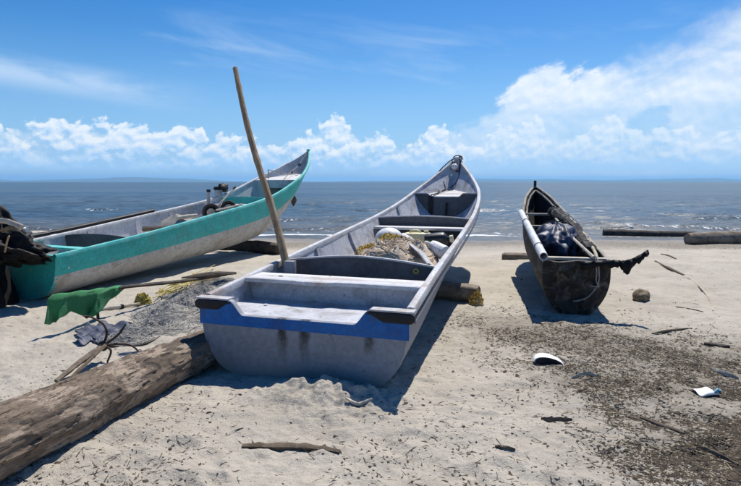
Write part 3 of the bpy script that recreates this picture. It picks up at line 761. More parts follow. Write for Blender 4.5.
for q in np.linspace(0, 1, 20):
    wv = .05 + .075 * float(smooth(q, .25, .55)) - .05 * float(smooth(q, .9, 1.0)); tv = .016
    c = ax1 * (q * PLL); rows.append([c + ax0 * a * wv + ax2 * b * tv for a, b in ((-1, -.3), (-.8, -1), (.8, -1), (1, -.3), (1, .3), (.8, 1), (-.8, 1), (-1, .3), (-1, -.3))])
MB().grid(rows).build('blade', M['worn'], j)
MB().tube([ax1 * -.15, ax1 * .1], .022, 8).build('shaft', M['palewood'], j)

# log the grey boat rests on
def log(name, a, b, r0, r1, mat, label, seed, n=22, rough=.12, bend=.03, segs=24, group=None):
    a = np.array(a, float); b = np.array(b, float); R = np.random.default_rng(seed); ph = R.random() * 6
    side = np.cross(b - a, (0, 0, 1)); side /= np.linalg.norm(side); pts = []; rad = []
    for q in np.linspace(0, 1, segs):
        pts.append(a + (b - a) * q + side * bend * math.sin(q * 5 + ph)); rad.append((r0 + (r1 - r0) * q) * (1 + .06 * math.sin(q * 9 + ph) + .03 * R.normal()))
    rad[0] *= .93; rad[-1] *= .93
    return tag(MB().tube(pts, rad, n, rough=rough, seed=seed).build(name, mat, base=True, sharp=60), label, 'log', group)
A = gw(-.9, 3.35, .115); B = gw(.98, 3.15, .115)
log('roller_log', A, B, .115, .11, M['driftwood'], 'log roller under the middle of the grey boat', 11)
V = mound_mesh((*gw(.98, 3.02)[:2], .0), .08, .08, .13, 0, 21, na=14, nr=6)
o = empty('net_scrap', gw(1.02, 3.02, 0), 0, 'scrap of yellow net caught on the end of the log under the grey boat', 'net scrap')
Vl = np.array(V) - gw(1.02, 3.02, 0)
MB().grid(Vl).build('clump', M['nettan'], o); tag(strands(MB(), Vl * np.array([1.2, 1.2, 1.1]), 60, .0035, 8, lift=.03).build('twine', M['netyellow'], o), kind='stuff')

# ================= turquoise boat
TB = dict(x=-4.636, y=7.273, psi=.39)
def tw(lx, ly, lz=0.):
    s, c = math.sin(TB['psi']), math.cos(TB['psi']); return np.array([TB['x'] + lx * c + ly * s, TB['y'] - lx * s + ly * c, lz])
STERN_T = [(1, 1), (.985, .8), (.96, .6), (.92, .43), (.83, .27), (.70, .14), (.54, .055), (.3, .015), (0, 0)]
BOW_T = [(1, 1), (.92, .82), (.83, .64), (.73, .48), (.62, .34), (.49, .22), (.34, .12), (.17, .04), (0, 0)]
thl = Hull(8.0, [0, 1.22, 3, 5.05, 6.37, 7.2, 7.7, 8.0], [.72, .72, .70, .66, .60, .40, .19, .03],
           [0, 1.22, 3, 5.05, 6.37, 7.2, 7.7, 8.0], [.574, .69, .90, 1.18, 1.56, 1.86, 2.10, 2.30],
           [0, 2.5, 5.2, 6.4, 8.0], [-.03, .10, .30, .55, 1.0], STERN_T, BOW_T, .95)
tb = empty('fishing_boat', (TB['x'], TB['y'], 0), -TB['psi'], 'turquoise topped fishing boat with a dirty white bottom, behind on the left', 'boat')
thl.skin(MB(), i0=9).build('hull', M['offwhite'], tb)
thl.skin(MB(), i1=10).build('topside_band', M['turq'], tb)
thl.skin(MB(), inner=True).build('inner_hull', M['white_in'], tb)
thl.plate(MB(), .02, lambda u: .574, .05, hw=.717, outer=True, n=70).build('transom', M['turq'], tb)
for sg in (-1, 1): thl.rail(MB(), sg, .06, .05, out=.012, dz=.012, t0=.0).build('gunwale', M['turq_rail'] if sg == 1 else M['white_in'], tb)
MB().tube([tuple(p * np.array([1, 1, 1])) for p in [(.725, .17, .40), (.737, .17, .40)]], .012, 8).build('bolt', M['whiteplastic'], tb)
rows = []
MB().box((0, .30, .50), (1.34, .16, .03), bev=.005).build('stern_seat', M['turq_rail'], tb)
MB().box((0, .75, .56), (1.35, .18, .03), bev=.005).build('thwart', M['turq_rail'], tb)
ft = lambda u: .675 + .04 * (1 - u * u)
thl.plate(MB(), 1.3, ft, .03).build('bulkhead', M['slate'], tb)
ft = lambda u: 1.14 + .05 * (1 - u * u)
thl.plate(MB(), 5.15, ft, .03).build('bulkhead', M['turq'], tb); 
MB().box((0, 4.85, 1.02), (2 * thl.hw(4.85, 1.02), .26, .035), bev=.005).build('thwart', M['white_in'], tb)
MB().box((0, 4.62, 1.0), (2 * thl.hw(4.62, 1.0), .06, .03), bev=.005).build('thwart_batten', M['white_in'], tb)
# foredeck over an open locker
ft = lambda u: 1.545
thl.plate(MB(), 6.35, ft, .035, zmin=1.36).build('deck_beam', M['grey_in'], tb)
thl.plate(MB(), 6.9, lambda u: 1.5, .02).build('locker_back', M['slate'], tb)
thl.plate(MB(), 6.35, lambda u: 1.362, .03, hw=thl.hw(6.35, 1.36), u0=-.99, u1=-.45).build('locker_side', M['grey_in'], tb)
rows = []
for y in np.linspace(6.34, 7.55, 12):
    z = 1.547 + .13 * (y - 6.34); hwv = max(thl.hw(y, z) - .004, .02); rows.append([(x, y, z) for x in np.linspace(-hwv, hwv, 8)])
MB().grid(rows).build('foredeck', M['white_in'], tb)
for y in (.95, 1.75, 2.75, 3.6):
    for sg in (-1, 1): thl.rib(MB(), y, sg, w=.10).build('rib', M['white_in'], tb)
MB().box((0, 7.97, 2.31), (.07, .08, .07), bev=.012).build('stem_head', M['turq_rail'], tb)
MB().box((.0, 7.16, 1.07), (.035, .22, .26), bev=.01, ax=[(1, 0, 0), (0, .75, .66), (0, -.66, .75)]).build('stem_shoe', M['darkwood'], tb)
MB().tube([(-.34, 6.6, 1.55), (-.345, 6.6, 1.80)], .013, 7).build('rail_post', M['steel'], tb)
MB().tube(bez([(-.345, 6.6, 1.79), (-.2, 6.9, 1.74), (-.05, 7.2, 1.735), (.06, 7.6, 2.02)], 20), .009, 6).build('lashing_line', M['greyrope'], tb)
MB().tube(bez([(.18, 6.42, 1.56), (.12, 6.9, 1.76), (.06, 7.3, 1.90), (0, 7.9, 2.25)], 20), .009, 6).build('lashing_line', M['greyrope'], tb)
MB().grid(ball((.09, 7.35, 1.93), .045, 10, 6)).build('cleat', M['slate'], tb)
MB().grid(ball((-.05, 7.2, 1.74), .035, 10, 6)).build('cleat', M['slate'], tb)
log('roller_log', tw(-.9, 5.35, .12), tw(.86, 5.1, .10), .13, .13, M['darkwood'], 'dark log roller under the bow end of the turquoise boat', 12)

# things in and on the turquoise boat
def fromb(fn, pts): return [fn(*p) for p in pts]
tag(MB().tube(bez(fromb(tw, [(-.755, -.25, .64), (-.75, .8, .70), (-.735, 1.9, .815), (-.71, 3.0, .945), (-.705, 3.2, .97)]), 30), .035, 9, rough=.1).build('black_pole', M['black'], base=True), 'black pole lying along the far side of the turquoise boat', 'pole')
pz = empty('painted_post', tw(-.28, 4.28, .78), 0, 'faded red and white post standing inside the turquoise boat', 'post')
MB().tube([(0, 0, 0), (0, .01, .52)], [.045, .038], 9, rough=.1).build('shaft', M['pinkpaint'], pz)
MB().tube([(0, .01, .52), (0, .01, .57)], [.042, .04], 9).build('dark_tip', M['black'], pz)
for k, (lx, ly, lz, r) in enumerate(((-.12, 4.15, .90, .15), (.04, 4.5, .97, .13))):
    w = empty('line_reel', tw(lx, ly, lz), -TB['psi'] + .5, ('larger' if k == 0 else 'smaller') + ' dark line reel with a wooden rim inside the turquoise boat', 'reel')
    ring = [(r * math.cos(a), 0, r * math.sin(a)) for a in np.linspace(0, 6.2832, 25)]
    MB().tube(ring, .03, 8, cap=False).build('rim', M['darkwood'], w)
    MB().tube([(0, -.08, 0), (0, .08, 0)], [.08, .08], 12).build('hub', M['palewood'], w)
    MB().tube([(0, .02, 0), (0, .09, 0)], [r * .95, r * .95], 20).build('drum', M['black'], w)
sp = empty('oar', tw(-.25, 4.4, .93), 0, 'pale wooden oar loom leaning up beside the reels in the turquoise boat', 'oar')
dq = tw(.05, .6, .42) - tw(0, 0, 0)
MB().tube([(0, 0, 0), tuple(dq)], [.022, .018], 8).build('loom', M['palewood'], sp)
MB().tube([tuple(dq), tuple(dq * 1.1)], [.026, .026], 8).build('grip', M['darkwood'], sp)
tag(MB().tube(fromb(tw, [(.30, 3.75, .97), (.36, 4.1, 1.01), (.40, 4.45, 1.06)]), [.018, .022, .016], 7, rough=.3).build('plank_piece', M['palewood'], base=True), 'pale wood strip lying along the near side of the turquoise boat', 'plank')
V = mound_mesh((*tw(-.25, 3.35)[:2], .70), .34, .3, .18, .3, 31, na=20, nr=8)
tag(MB().grid(V).build('rag_heap', M['netgrey'], base=True), 'grey rag heap amidships in the turquoise boat', 'rags')
tag(MB().tube(fromb(tw, [(-.12, 3.2, .85), (.0, 3.3, .87), (.15, 3.4, .89)]), [.035, .045, .03], 9, rough=.3).build('wood_chunk', M['palewood'], base=True), 'yellowish wood chunk on the rag heap in the turquoise boat', 'wood')
tag(MB().tube(fromb(tw, [(.15, 2.05, .74), (.33, 2.15, .75), (.5, 2.3, .755)]), [.045, .035, .03], 8, rough=.3).build('wood_stub', M['twig'], base=True), 'brown wood stub behind the first bulkhead of the turquoise boat', 'wood')
o = empty('black_bundle', tw(-.66, 5.15, 1.235), -TB['psi'], 'black cloth bundle on a grey can on the far gunwale of the turquoise boat', 'bundle')
MB().tube([(0.05, -.12, -.04), (.05, -.12, .09)], [.08, .08], 14).build('can', M['steel'], o)
V = np.array(ball((0, .06, .13), .125, 18, 10, (.9, 1.5, .75)))
nn = np.array([fbm(r_[:, 0] * 9 + 3, r_[:, 1] * 9 + r_[:, 2] * 7, 3) for r_ in V]); nn[:, -1] = nn[:, 0]
V = V + (V - np.array([0, .06, .13])) * nn[..., None] * .7
MB().grid(V).build('cloth', M['black'], o)
MB().tube(bez([(0, .12, .14), (0, .22, .20), (0, .27, .185)], 8), [.05, .05, .05, .045, .04, .035, .03, .02], 8, rough=.2).build('loose_end', M['black'], o)

# ================= dugout canoe
DB = dict(x=2.341, y=6.30, psi=.187)
def dw(lx, ly, lz=0.):
    s, c = math.sin(DB['psi']), math.cos(DB['psi']); return np.array([DB['x'] + lx * c + ly * s, DB['y'] - lx * s + ly * c, lz])
ROUND = [(1, 1), (1.03, .8), (1.01, .6), (.92, .42), (.78, .27), (.60, .14), (.40, .055), (.19, .012), (0, 0)]
ROUNDB = [(1, 1), (.92, .8), (.82, .62), (.7, .46), (.56, .32), (.41, .2), (.27, .1), (.13, .03), (0, 0)]
dh = Hull(4.95, [0, 1., 2.2, 3.2, 4.0, 4.5, 4.8, 4.95], [.36, .385, .385, .355, .275, .18, .08, .02],
          [0, 1., 2.2, 3.2, 4.0, 4.5, 4.8, 4.95], [.62, .71, .84, .985, 1.16, 1.29, 1.375, 1.415],
          [0, 1.5, 3, 4.2, 4.95], [-.04, .03, .15, .30, .55], ROUND, ROUNDB, .5, thick=.04, floor=.06)
db = empty('dugout_canoe', (DB['x'], DB['y'], 0), -DB['psi'], 'dark weathered dugout canoe with a white pipe along its side, on the right', 'canoe')
dh.skin(MB()).build('hull', M['canoe'], db); dh.skin(MB(), inner=True).build('inner_hull', M['canoe_in'], db)
sec = dh.sec(0.); mb = MB()
for yy in (-.02, .05):
    rows = []
    for p in sec:
        row = []
        for u_ in np.sin(np.linspace(-1, 1, 40) * math.pi / 2):
            bulge = (.055 * (1 - u_ ** 4) * (.35 + .65 * (p[2] + .04) / .66) + .075 * float(fbm(np.array([u_ * 3.2 + 3]), np.array([p[2] * 6]), 4)[0]) * (1 - u_ ** 6)) if yy < 0 else 0
            row.append((p[0] * u_, yy + .02 - bulge, p[2] - .012 + .012 * math.sin(u_ * 5 + 1) * (p[2] > .55)))
        rows.append(row)
    mb.grid(rows)
    if yy < 0: fr = rows
mb.grid([fr[0], rows[0]]); mb.grid([[r_[0] for r_ in fr], [r_[0] for r_ in rows]]); mb.grid([[r_[-1] for r_ in fr], [r_[-1] for r_ in rows]])
mb.build('transom', M['canoe'], db)
for sg in (-1, 1): dh.rail(MB(), sg, .045, .05, out=.008, dz=.008, wob=.004).build('gunwale', M['rim'], db)
for sg in (-1, 1): dh.rail(MB(), sg, .03, .03, out=-.055, dz=-.035, t0=.55, t1=.97, wob=.003).build('inwale', M['rim'], db)
MB().box((0, .10, .622), (.70, .11, .03), bev=.006).build('thwart', M['palewood'], db)
MB().box((0, 3.25, .955), (.66, .10, .035), bev=.006).build('thwart', M['palewood'], db)
MB().box((0, 2.6, .80), (.70, .09, .03), bev=.006).build('thwart', M['palewood'], db)
MB().box((0, 4.93, 1.46), (.05, .05, .14), bev=.01).build('stem_post', M['black'], db)
log('roller_log', dw(-.62, 4.55, .02), dw(.55, 4.55, .02), .10, .10, M['driftwood'], 'brown log roller under the bow of the dugout canoe', 13)
# pipe
p0 = dw(-.375, -.12, .665); p1 = dw(-.40, 3.0, 1.0); ax = (p1 - p0) / np.linalg.norm(p1 - p0)
pi_ = empty('plastic_pipe', p0, 0, 'white plastic pipe lashed along the left edge of the dugout canoe', 'pipe')
n = 18; up = np.array([0, 0, 1.]); sx = np.cross(ax, up); sx /= np.linalg.norm(sx); sy = np.cross(sx, ax)
ring = lambda d, r: [ax * d + r * (sx * math.cos(2*math.pi*k/n) + sy * math.sin(2*math.pi*k/n)) for k in range(n + 1)]
LL = np.linalg.norm(p1 - p0)
MB().grid([ring(.25, .041), ring(0, .041), ring(0, .048), ring(LL, .048), ring(LL, .041), ring(LL - .2, .041)]).build('tube', M['pvc'], pi_)
for d in (.5, 2.2): MB().tube([ax * d + .052 * (sx * math.cos(a) + sy * math.sin(a)) for a in np.linspace(0, 6.28, 17)], .006, 5, cap=False).build('lashing', M['greyrope'], pi_)
# blue tarp bundle
V = np.array(ball((0, 0, 0), 1., 72, 44)); A_ = V.copy()
for i in range(V.shape[0]):
    x, y, z = V[i, :, 0], V[i, :, 1], V[i, :, 2]
    ang = np.arctan2(y, x)
    fold = .07 * np.sin(ang * 7 + 2.5 * z + 1) + .05 * np.sin(ang * 13 - 4 * z) + .22 * fbm(x * 2 + 4, y * 2 + z * 2, 4) - .22 * np.abs(fbm(x * 2.6 + 14, y * 2.2 + z * 3, 3))
    r = 1 + fold * np.clip(1 - z * .4, .3, 1)
    A_[i, :, 0] = x * r * .30; A_[i, :, 1] = y * r * .62; A_[i, :, 2] = np.sign(z) * np.abs(z) ** .9 * .31 * (1 + fold * .6)
A_[:, -1] = A_[:, 0]
o = empty('tarp_bundle', dw(-.05, 1.35, .52), -DB['psi'], 'dark blue tarp bundle in the middle of the dugout canoe', 'tarp')
MB().grid(A_ + np.array([0, 0, .12])).build('tarp', M['bluetarp'], o, sharp=70)
MB().tube(bez([(-.29, -.1, .2), (-.15, -.05, .42), (.05, 0, .44), (.22, .05, .38), (.3, .05, .2)], 20), .008, 6).build('tie_rope', M['darkrope'], o)
# dark net roll on the right
pts = bez(fromb(dw, [(.24, .5, .66), (.25, 1.2, .76), (.22, 2.0, .90), (.15, 2.9, 1.0), (.10, 3.1, 1.03)]), 30)
o = empty('net_roll', pts[0], 0, 'dark mottled net roll along the right side of the dugout canoe', 'fishing net')
mbn = MB().tube(pts - pts[0], [.065 + .02 * math.sin(i * 1.9) * (i % 2) + .012 * math.sin(i * .7) for i in range(30)], 14, rough=.35, seed=4); mbn.build('net_body', pmat('mottled_dark_net', (.03, .03, .034), (.16, .15, .12), .9, 22, split=(.52, .6), bump=1., bscale=60), o)
mbs = MB()
for k in range(26):
    i = rng.integers(1, 28); a0 = rng.random() * 6; c0 = pts[i] - pts[0]
    mbs.tube(bez([c0 + .085 * np.array([math.cos(a0 + q), .9 * (q - .8), math.sin(a0 + q)]) for q in np.linspace(0, 1.6, 5)], 8), .006, 4, cap=False)
tag(mbs.build('twine', M['greyrope'], o), kind='stuff')
tag(MB().tube(bez([at(597, 260, 6.24), at(595, 252, 6.5), at(586, 237, 7.4), at(577, 225, 8.3), at(566, 215, 9.3)], 30), .018, 7, rough=.1).build('bent_pole', M['reed'], base=True), 'pale bent cane along the right edge of the dugout canoe', 'cane')
tag(MB().tube(fromb(dw, [(.18, -.02, .655), (.12, .9, .76), (.05, 2.2, .95)]), [.02, .019, .016], 7, rough=.1).build('straight_pole', M['palewood'], base=True), 'pale straight stick beside the blue bundle in the dugout canoe', 'stick')
# black rag sticking out at the stern corner
rp0 = dw(.10, -.03, .64); rp1 = at(643, 252, rp0[1] - .25)
rows = []
rg = bez([dw(.02, -.07, .60), dw(.22, -.08, .615), dw(.40, -.07, .625), at(622, 262, 6.12), at(632, 260, 6.12), at(642, 255, 6.1), at(648, 251, 6.1)], 34)
for i, c in enumerate(rg):
    q = i / 33; drop = .062 - .018 * q + .010 * math.sin(i * .8) + .012 * math.sin(i * 2.3) + .095 * math.exp(-(abs(q - .58) / .075) ** 1.4); w_ = .036 - .008 * q + .010 * math.sin(i * 1.3)
    if i > 30: drop *= .8
    rows.append([c + np.array(d_) for d_ in ((0, -w_, -drop), (.004, -w_ * 1.15, -drop * .5), (0, -w_, -.01), (0, -w_ * .3, .012 + .006 * math.sin(i * 2)), (0, w_ * .5, .010), (0, w_, -.02), (-.004, w_ * 1.1, -drop * .45), (0, w_ * .9, -drop * .8))])
o = MB().grid(rows).build('black_rag', M['tarp'], base=True, solid=.008); tag(o, 'torn black plastic rag sticking out from the stern corner of the dugout canoe', 'rag')
# rope on the transom
tag(MB().tube(bez(fromb(dw, [(.22, .2, .66), (.215, .0, .655), (.215, -.085, .61), (.225, -.09, .5), (.23, -.085, .42), (.21, -.08, .33), (.13, -.08, .22), (.04, -.07, .17), (-.03, -.065, .155)]), 40), .008, 6).tube(bez(fromb(dw, [(.19, -.08, .62), (.2, -.095, .5), (.2, -.09, .40), (.235, -.08, .34), (.2, -.085, .335), (.14, -.085, .345)]), 24), .007, 6).build('hanging_rope', M['greyrope'], base=True), 'grey rope hanging down the stern of the dugout canoe', 'rope')

# ================= big log, lower left
A0 = gz(0, 438, .18); b = np.array([-1.34, 4.68, .12])
a = A0 + (A0 - b) * .22; r0, r1 = .197, .144
a[2] = .165; b[2] = .12
dirv = (b - a); L_ = np.linalg.norm(dirv); dirv /= L_; side = np.cross(dirv, (0, 0, 1)); side /= np.linalg.norm(side); upv = np.cross(side, dirv)
NA, NS = 120, 300; rows = []
for i in range(NS + 1):
    q = i / NS; R_ = r0 + (r1 - r0) * q; th_ = np.linspace(0, 2 * math.pi, NA + 1)
    nx = np.cos(th_); ny = np.sin(th_); X_ = np.full_like(th_, q * L_)
    # long grain ridges, flaking bark plates and cracks
    g = .012 * fbm(X_ * 1.2 + 3, th_ * 0 + nx * 2.2 + 9, 3) + .012 * fbm(X_ * 1.5 + 30, ny * 2.2 + 5, 3) + .010 * fbm(X_ * 5, nx * 7 + ny * 9, 4)
    pl = fbm(X_ * 2.2 + 11, nx * 4 + ny * 2.3, 4); g += .012 * smooth(pl, .03, .09) - .006
    ck = np.abs(fbm(X_ * .45 + 71 + .15 * pl, nx * 6 - ny * 5, 3)); g -= .012 * np.exp(-(ck / .012) ** 2)
    g += .006 * fbm(X_ * 7 + 5, nx * 11 + ny * 13, 4) + .010 * smooth(fbm(X_ * 3.1 + 51, nx * 5 - ny * 3.3, 4), .02, .05) + .010 * fbm(X_ * .8 + 21, nx * 9 + ny * 6.5, 3)
    rr = R_ + g * (R_ / .2)
    endf = 1 - .12 * max(0, (q - .985) / .015) ** 2
    rows.append([np.array([q * L_, endf * r_ * c_, endf * r_ * s_]) for r_, c_, s_ in zip(rr, nx, ny)])
    rows[-1][-1] = rows[-1][0]
mb = MB().grid(rows); e = np.array(rows[-1][:-1]); ec = e.mean(0); mb.grid([list(e) + [e[0]], list(ec + (e - ec) * .5) + [ec + (e[0] - ec) * .5], [ec] * (NA + 1)])
def logx(t, oc, col):
    x, y, z = t.sep(oc)
    n = t.noise(t.vscale(oc, (.45, 1., 1.)), 6., 9, .72, .6)
    col = t.mix(t.ss(n, .50, .56, 0., .8), col, (.36, .285, .215))     # pale, barkless patches
    n2 = t.noise(t.vscale(oc, (.35, 1., 1.)), 30., 6, .7, .5); n3 = t.noise(t.vscale(oc, (.4, 1., 1.)), 8., 8, .75, 1.)
    col = t.mix(t.ss(n3, .60, .66, 0., .75), col, (.06, .045, .035))
    col = t.mix(t.ss(n2, .57, .66, 0., .85), col, (.05, .038, .03))
    n4 = t.noise(t.vscale(oc, (.06, 1., 1.)), 26., 5, .6, .35); n5 = t.noise(oc, 2.6, 4)
    return t.mix(t.m('MULTIPLY', t.ss(t.m('ABSOLUTE', t.m('SUBTRACT', n4, .5)), .004, .016, 1., 0.), t.ss(n5, .42, .55, .15, .95)), col, (.022, .016, .012))
M['biglog'] = pmat('flaking_log_bark', (.195, .148, .108), (.12, .092, .068), .92, 3.5, dirt=(.1, .078, .06), dirt_amt=.6, dirt_scale=9, bump=1., bscale=40, stretch=(.3, 1, 1), extra=logx)
lg = mb.build('driftwood_log', M['biglog'], sharp=80); tag(lg, 'big flaking driftwood log in the left foreground, running to the grey boat', 'log')
lg.matrix_world = Matrix(((dirv[0], side[0], upv[0], a[0]), (dirv[1], side[1], upv[1], a[1]), (dirv[2], side[2], upv[2], a[2]), (0, 0, 0, 1)))

# ================= shoreline logs and branches
def glog(p0, p1, r0, r1, mat, label, seed, sink=.25, **k):
    a = gpz(*p0); b = gpz(*p1); a[2] = float(base_z(a[0], a[1])) + r0 * (1 - sink); b[2] = float(base_z(b[0], b[1])) + r1 * (1 - sink)
    return log('beach_log', a, b, r0, r1, mat, label, seed, **k)
glog((603, 237), (697, 238.5), .16, .13, M['darkwood'], 'dark slender beach log at the waterline, behind the thick pale one', 41)
glog((688, 244), (790, 243), .17, .20, M['driftwood'], 'thick pale beach log at the waterline by the right edge', 42)
glog((251, 233.5), (318, 233.5), .11, .08, M['driftwood'], 'thin beach log at the waterline between the turquoise and grey boats', 43)
glog((30, 236), (92, 233), .10, .06, M['palewood'], 'pale beach log at the waterline behind the black heap', 44)
o = empty('white_pebble', gpz(631, 235.5), 0, 'small white plastic lump on the dark beach log', 'litter'); o.location.z += .27
MB().grid(ball((0, 0, .03), .075, 12, 8, (1.2, .8, .7))).build('lump', M['whiteplastic'], o)

# ================= black heap at the left edge
hp = gz(10, 300, 0)
o = empty('black_heap', (-4.95, 6.75, 0), 0, 'black tarp heap with nets and sticks at the left edge, against the turquoise boat', 'tarp heap')
V = []
for i in range(40):
    row = []
    for k in range(61):
        a_ = 2 * math.pi * (k % 60) / 60; q = i / 39
        x = math.cos(a_); y = math.sin(a_)
        rad_ = (q ** .75)
        rx = 1.02 if x < 0 else .50
        fold = .09 * math.sin(a_ * 9 + 4 * q) * q + .05 * math.sin(a_ * 17 + 3) * q
        X_ = x * rad_ * rx * (1 + fold * .6); Y_ = y * rad_ * .62 * (1 + fold)
        z_ = 1.20 * (1 - q ** 1.8) * (1 - .30 * max(0, x) * q)
        z_ += .22 * float(fbm(np.array([X_ * 2.4 + 7]), np.array([Y_ * 2.4 + 3]), 4)[0]) * (1 - q * .6) + fold * .3 * (1 - q)
        row.append((X_, Y_, max(z_, -.02)))
    V.append(row)
MB().grid(V).build('tarp', M['tarp'], o, sharp=70)
# crumpled upper lump of tarp that overhangs the boat's stern corner
Vc = np.array(ball((0, 0, 0), 1., 110, 70)); x_, y_, z_ = Vc[..., 0], Vc[..., 1], Vc[..., 2]
rid = 0
for k, (fq, am) in enumerate(((1.7, .34), (3.3, .22), (6.5, .10), (13., .045))):
    rid = rid + am * (.25 - np.abs(fbm(x_ * fq + y_ * fq * .7 + 3 * k, z_ * fq + y_ * fq * .5 + 7 * k, 2)) * 1.6)
rr_ = 1 + rid; rr_[:, -1] = rr_[:, 0]; rr_[0] = rr_[0].mean(); rr_[-1] = rr_[-1].mean()
sl_ = np.clip(x_, 0, 1)
Vc = np.stack([.27 + x_ * rr_ * .78, -.02 + y_ * rr_ * .46, .88 - .26 * sl_ ** 1.3 + z_ * rr_ * (.42 - .16 * sl_)], -1)
MB().grid(Vc).build('crumpled_cover', M['tarp'], o, sharp=80)
for k, (p0, p1, r, mt) in enumerate((((-6, 219), (22, 227), .03, 'palewood'), ((2, 231), (15, 228), .022, 'twig'), ((5, 252), (9, 236), .012, 'polewood'))):
    A_, B_ = at(*p0, 6.2) - np.array([-4.95, 6.75, 0]), at(*p1, 6.12) - np.array([-4.95, 6.75, 0])
    MB().tube([A_, (A_ + B_) / 2 + np.array([0, 0, .02]), B_], r, 7, rough=.3, seed=k).build('stick', M[mt], o)
tag(strands(MB(), V[:20], 170, .009, 77, ln=(6, 14), lift=.03).build('net_strands', M['darkrope'], o), kind='stuff')
tag(strands(MB(), V[:17], 12, .008, 78, ln=(5, 9), lift=.03).build('pale_strands', M['greyrope'], o), kind='stuff')
dr = empty('plastic_drum', (-4.62, 6.05, 0), 0, 'slate grey plastic drum half hidden in front of the black heap', 'drum')
MB().grid([[(r * math.cos(a), r * math.sin(a), z) for a in np.linspace(0, 6.2832, 29)] for r, z in ((.0, .0), (.2, .0), (.23, .03), (.235, .2), (.24, .22), (.235, .24), (.23, .36), (.2, .42), (0, .44))]).build('body', M['bluesheet'], dr)
MB().tube([(.05, .05, .42), (.05, .05, .47)], .04, 12).build('cap', M['black'], dr)

# ================= anchor, cloth, nets and sheets by the log
an = empty('grapnel_anchor', gpz(100, 352), 0, 'rusty grapnel anchor with a wooden shank lying by the big log', 'anchor')
base = np.array(an.location)
hd = gz(103, 346, .13); tl = gz(56, 381, .05)
MB().tube(bez([tl - base, (tl + hd) / 2 - base + np.array([0, 0, .01]), hd - base], 16), [.015 + .012 * q for q in np.linspace(0, 1, 16)], 8, rough=.35).build('shank', M['driftwood'], an)
MB().tube(bez([tl - base + np.array([.05, .03, -.03]), hd - base + np.array([.03, -.02, .015])], 10), .014, 7, rough=.3).build('splint', M['twig'], an)
for pts in ([(0, 0, 0), (.03, .03, .12), (-.0, .02, .22), (-.10, 0, .29), (-.17, -.02, .31)], [(0, 0, 0), (.12, .05, .09), (.17, .06, .15), (.20, .08, .20)],
            [(0, 0, 0), (.15, 0, .02), (.30, -.03, .01), (.40, -.06, -.07)], [(0, 0, 0), (.10, -.05, -.03), (.08, -.1, -.14)]):
    MB().tube(bez([hd - base + .85 * np.array(p) for p in pts], 18), np.linspace(.012, .007, 18), 8, rough=.15).build('tine', M['iron'], an)
MB().tube([hd - base + .034 * np.array([math.cos(a), 0, math.sin(a)]) for a in np.linspace(0, 6.28, 13)], .012, 6, cap=False).build('lashing', M['darkrope'], an)

# green cloth over the raised end of a stick
s0 = at(57, 297, 5.5); s1 = at(226, 274, 8.2)
stick = empty('long_stick', s1, 0, 'long dark stick propped up under the green cloth, running towards the turquoise boat', 'stick')
sl = bez([s0, s0 + (s1 - s0) * .3 + np.array([0, 0, .012]), s0 + (s1 - s0) * .65 + np.array([.01, 0, -.012]), s1], 30)
MB().tube(sl - s1, np.linspace(.018, .028, 30), 8, rough=.3).build('shaft', M['darkwood'], stick)
pm = s0 + (s1 - s0) * .17; ft_ = np.array([pm[0] - .02, pm[1] + .05, gzz(pm[0] - .02, pm[1] + .05) - .05])
MB().tube([ft_ - s1, (pm + np.array([0, 0, -.01])) - s1], .018, 8, rough=.3).build('prop', M['darkwood'], stick)
MB().tube(bez([s1 * 0 + np.array([-.35, -.9, .10]), np.array([-.1, -.35, .06]), np.array([.12, .1, .0])], 10), [.01, .02, .03, .036, .04, .04, .038, .03, .025, .02], 7, rough=.4).build('knot', M['darkwood'], stick)
rows = []; NU, NV = 60, 40
cA = s0 + (s0 - s1) * .012; cB = s0 + (s1 - s0) * .30
for i in range(NU):
    q = i / (NU - 1); c = cA * (1 - q) + cB * q
    drop = float(np.interp(q, [0, .10, .25, .36, .5, .6, .72, .86, 1.], [.24, .29, .22, .21, .29, .33, .25, .12, .03]))
    back = float(np.interp(q, [0, .5, 1], [.2, .22, .03])); row = []
    for j_ in range(NV):
        w_ = j_ / (NV - 1) * 2 - 1          # -1 front hem, +1 back hem
        if w_ < 0:
            d_ = -w_; z_ = -drop * d_ ** 1.15; y_ = -.10 * min(1., d_ / .22) ** .6 - .03 * d_; x_ = -.035 * d_ * (1 - q)
            f_ = d_ ** .8 * min(1., (1 - q) * 4)
            y_ += f_ * (.15 * float(fbm(np.array([q * 6.5 + 3 + .5 * d_]), np.array([d_ * .9 + 2]), 2)[0]) + .06 * float(fbm(np.array([q * 19 - d_]), np.array([d_ * 1.6 + 7]), 2)[0])); x_ += .06 * f_ * float(fbm(np.array([q * 8 + 20]), np.array([d_ + 5]), 2)[0]) - .01 * f_; z_ += .07 * f_ * float(fbm(np.array([q * 7 + 50]), np.array([1.5]), 2)[0]) * d_
        else:
            z_ = -back * w_; y_ = .12 * w_ ** .8 + .02 * math.sin(q * 19) * w_; x_ = .03 * w_
        row.append(c + np.array([x_, y_, z_ + .034 + .005 * math.sin(q * 23)]))
    rows.append(row)
cl = MB().grid(rows).build('green_cloth', M['green'], base=True, solid=.004, sharp=80); tag(cl, 'green cloth draped over the end of a stick', 'cloth')

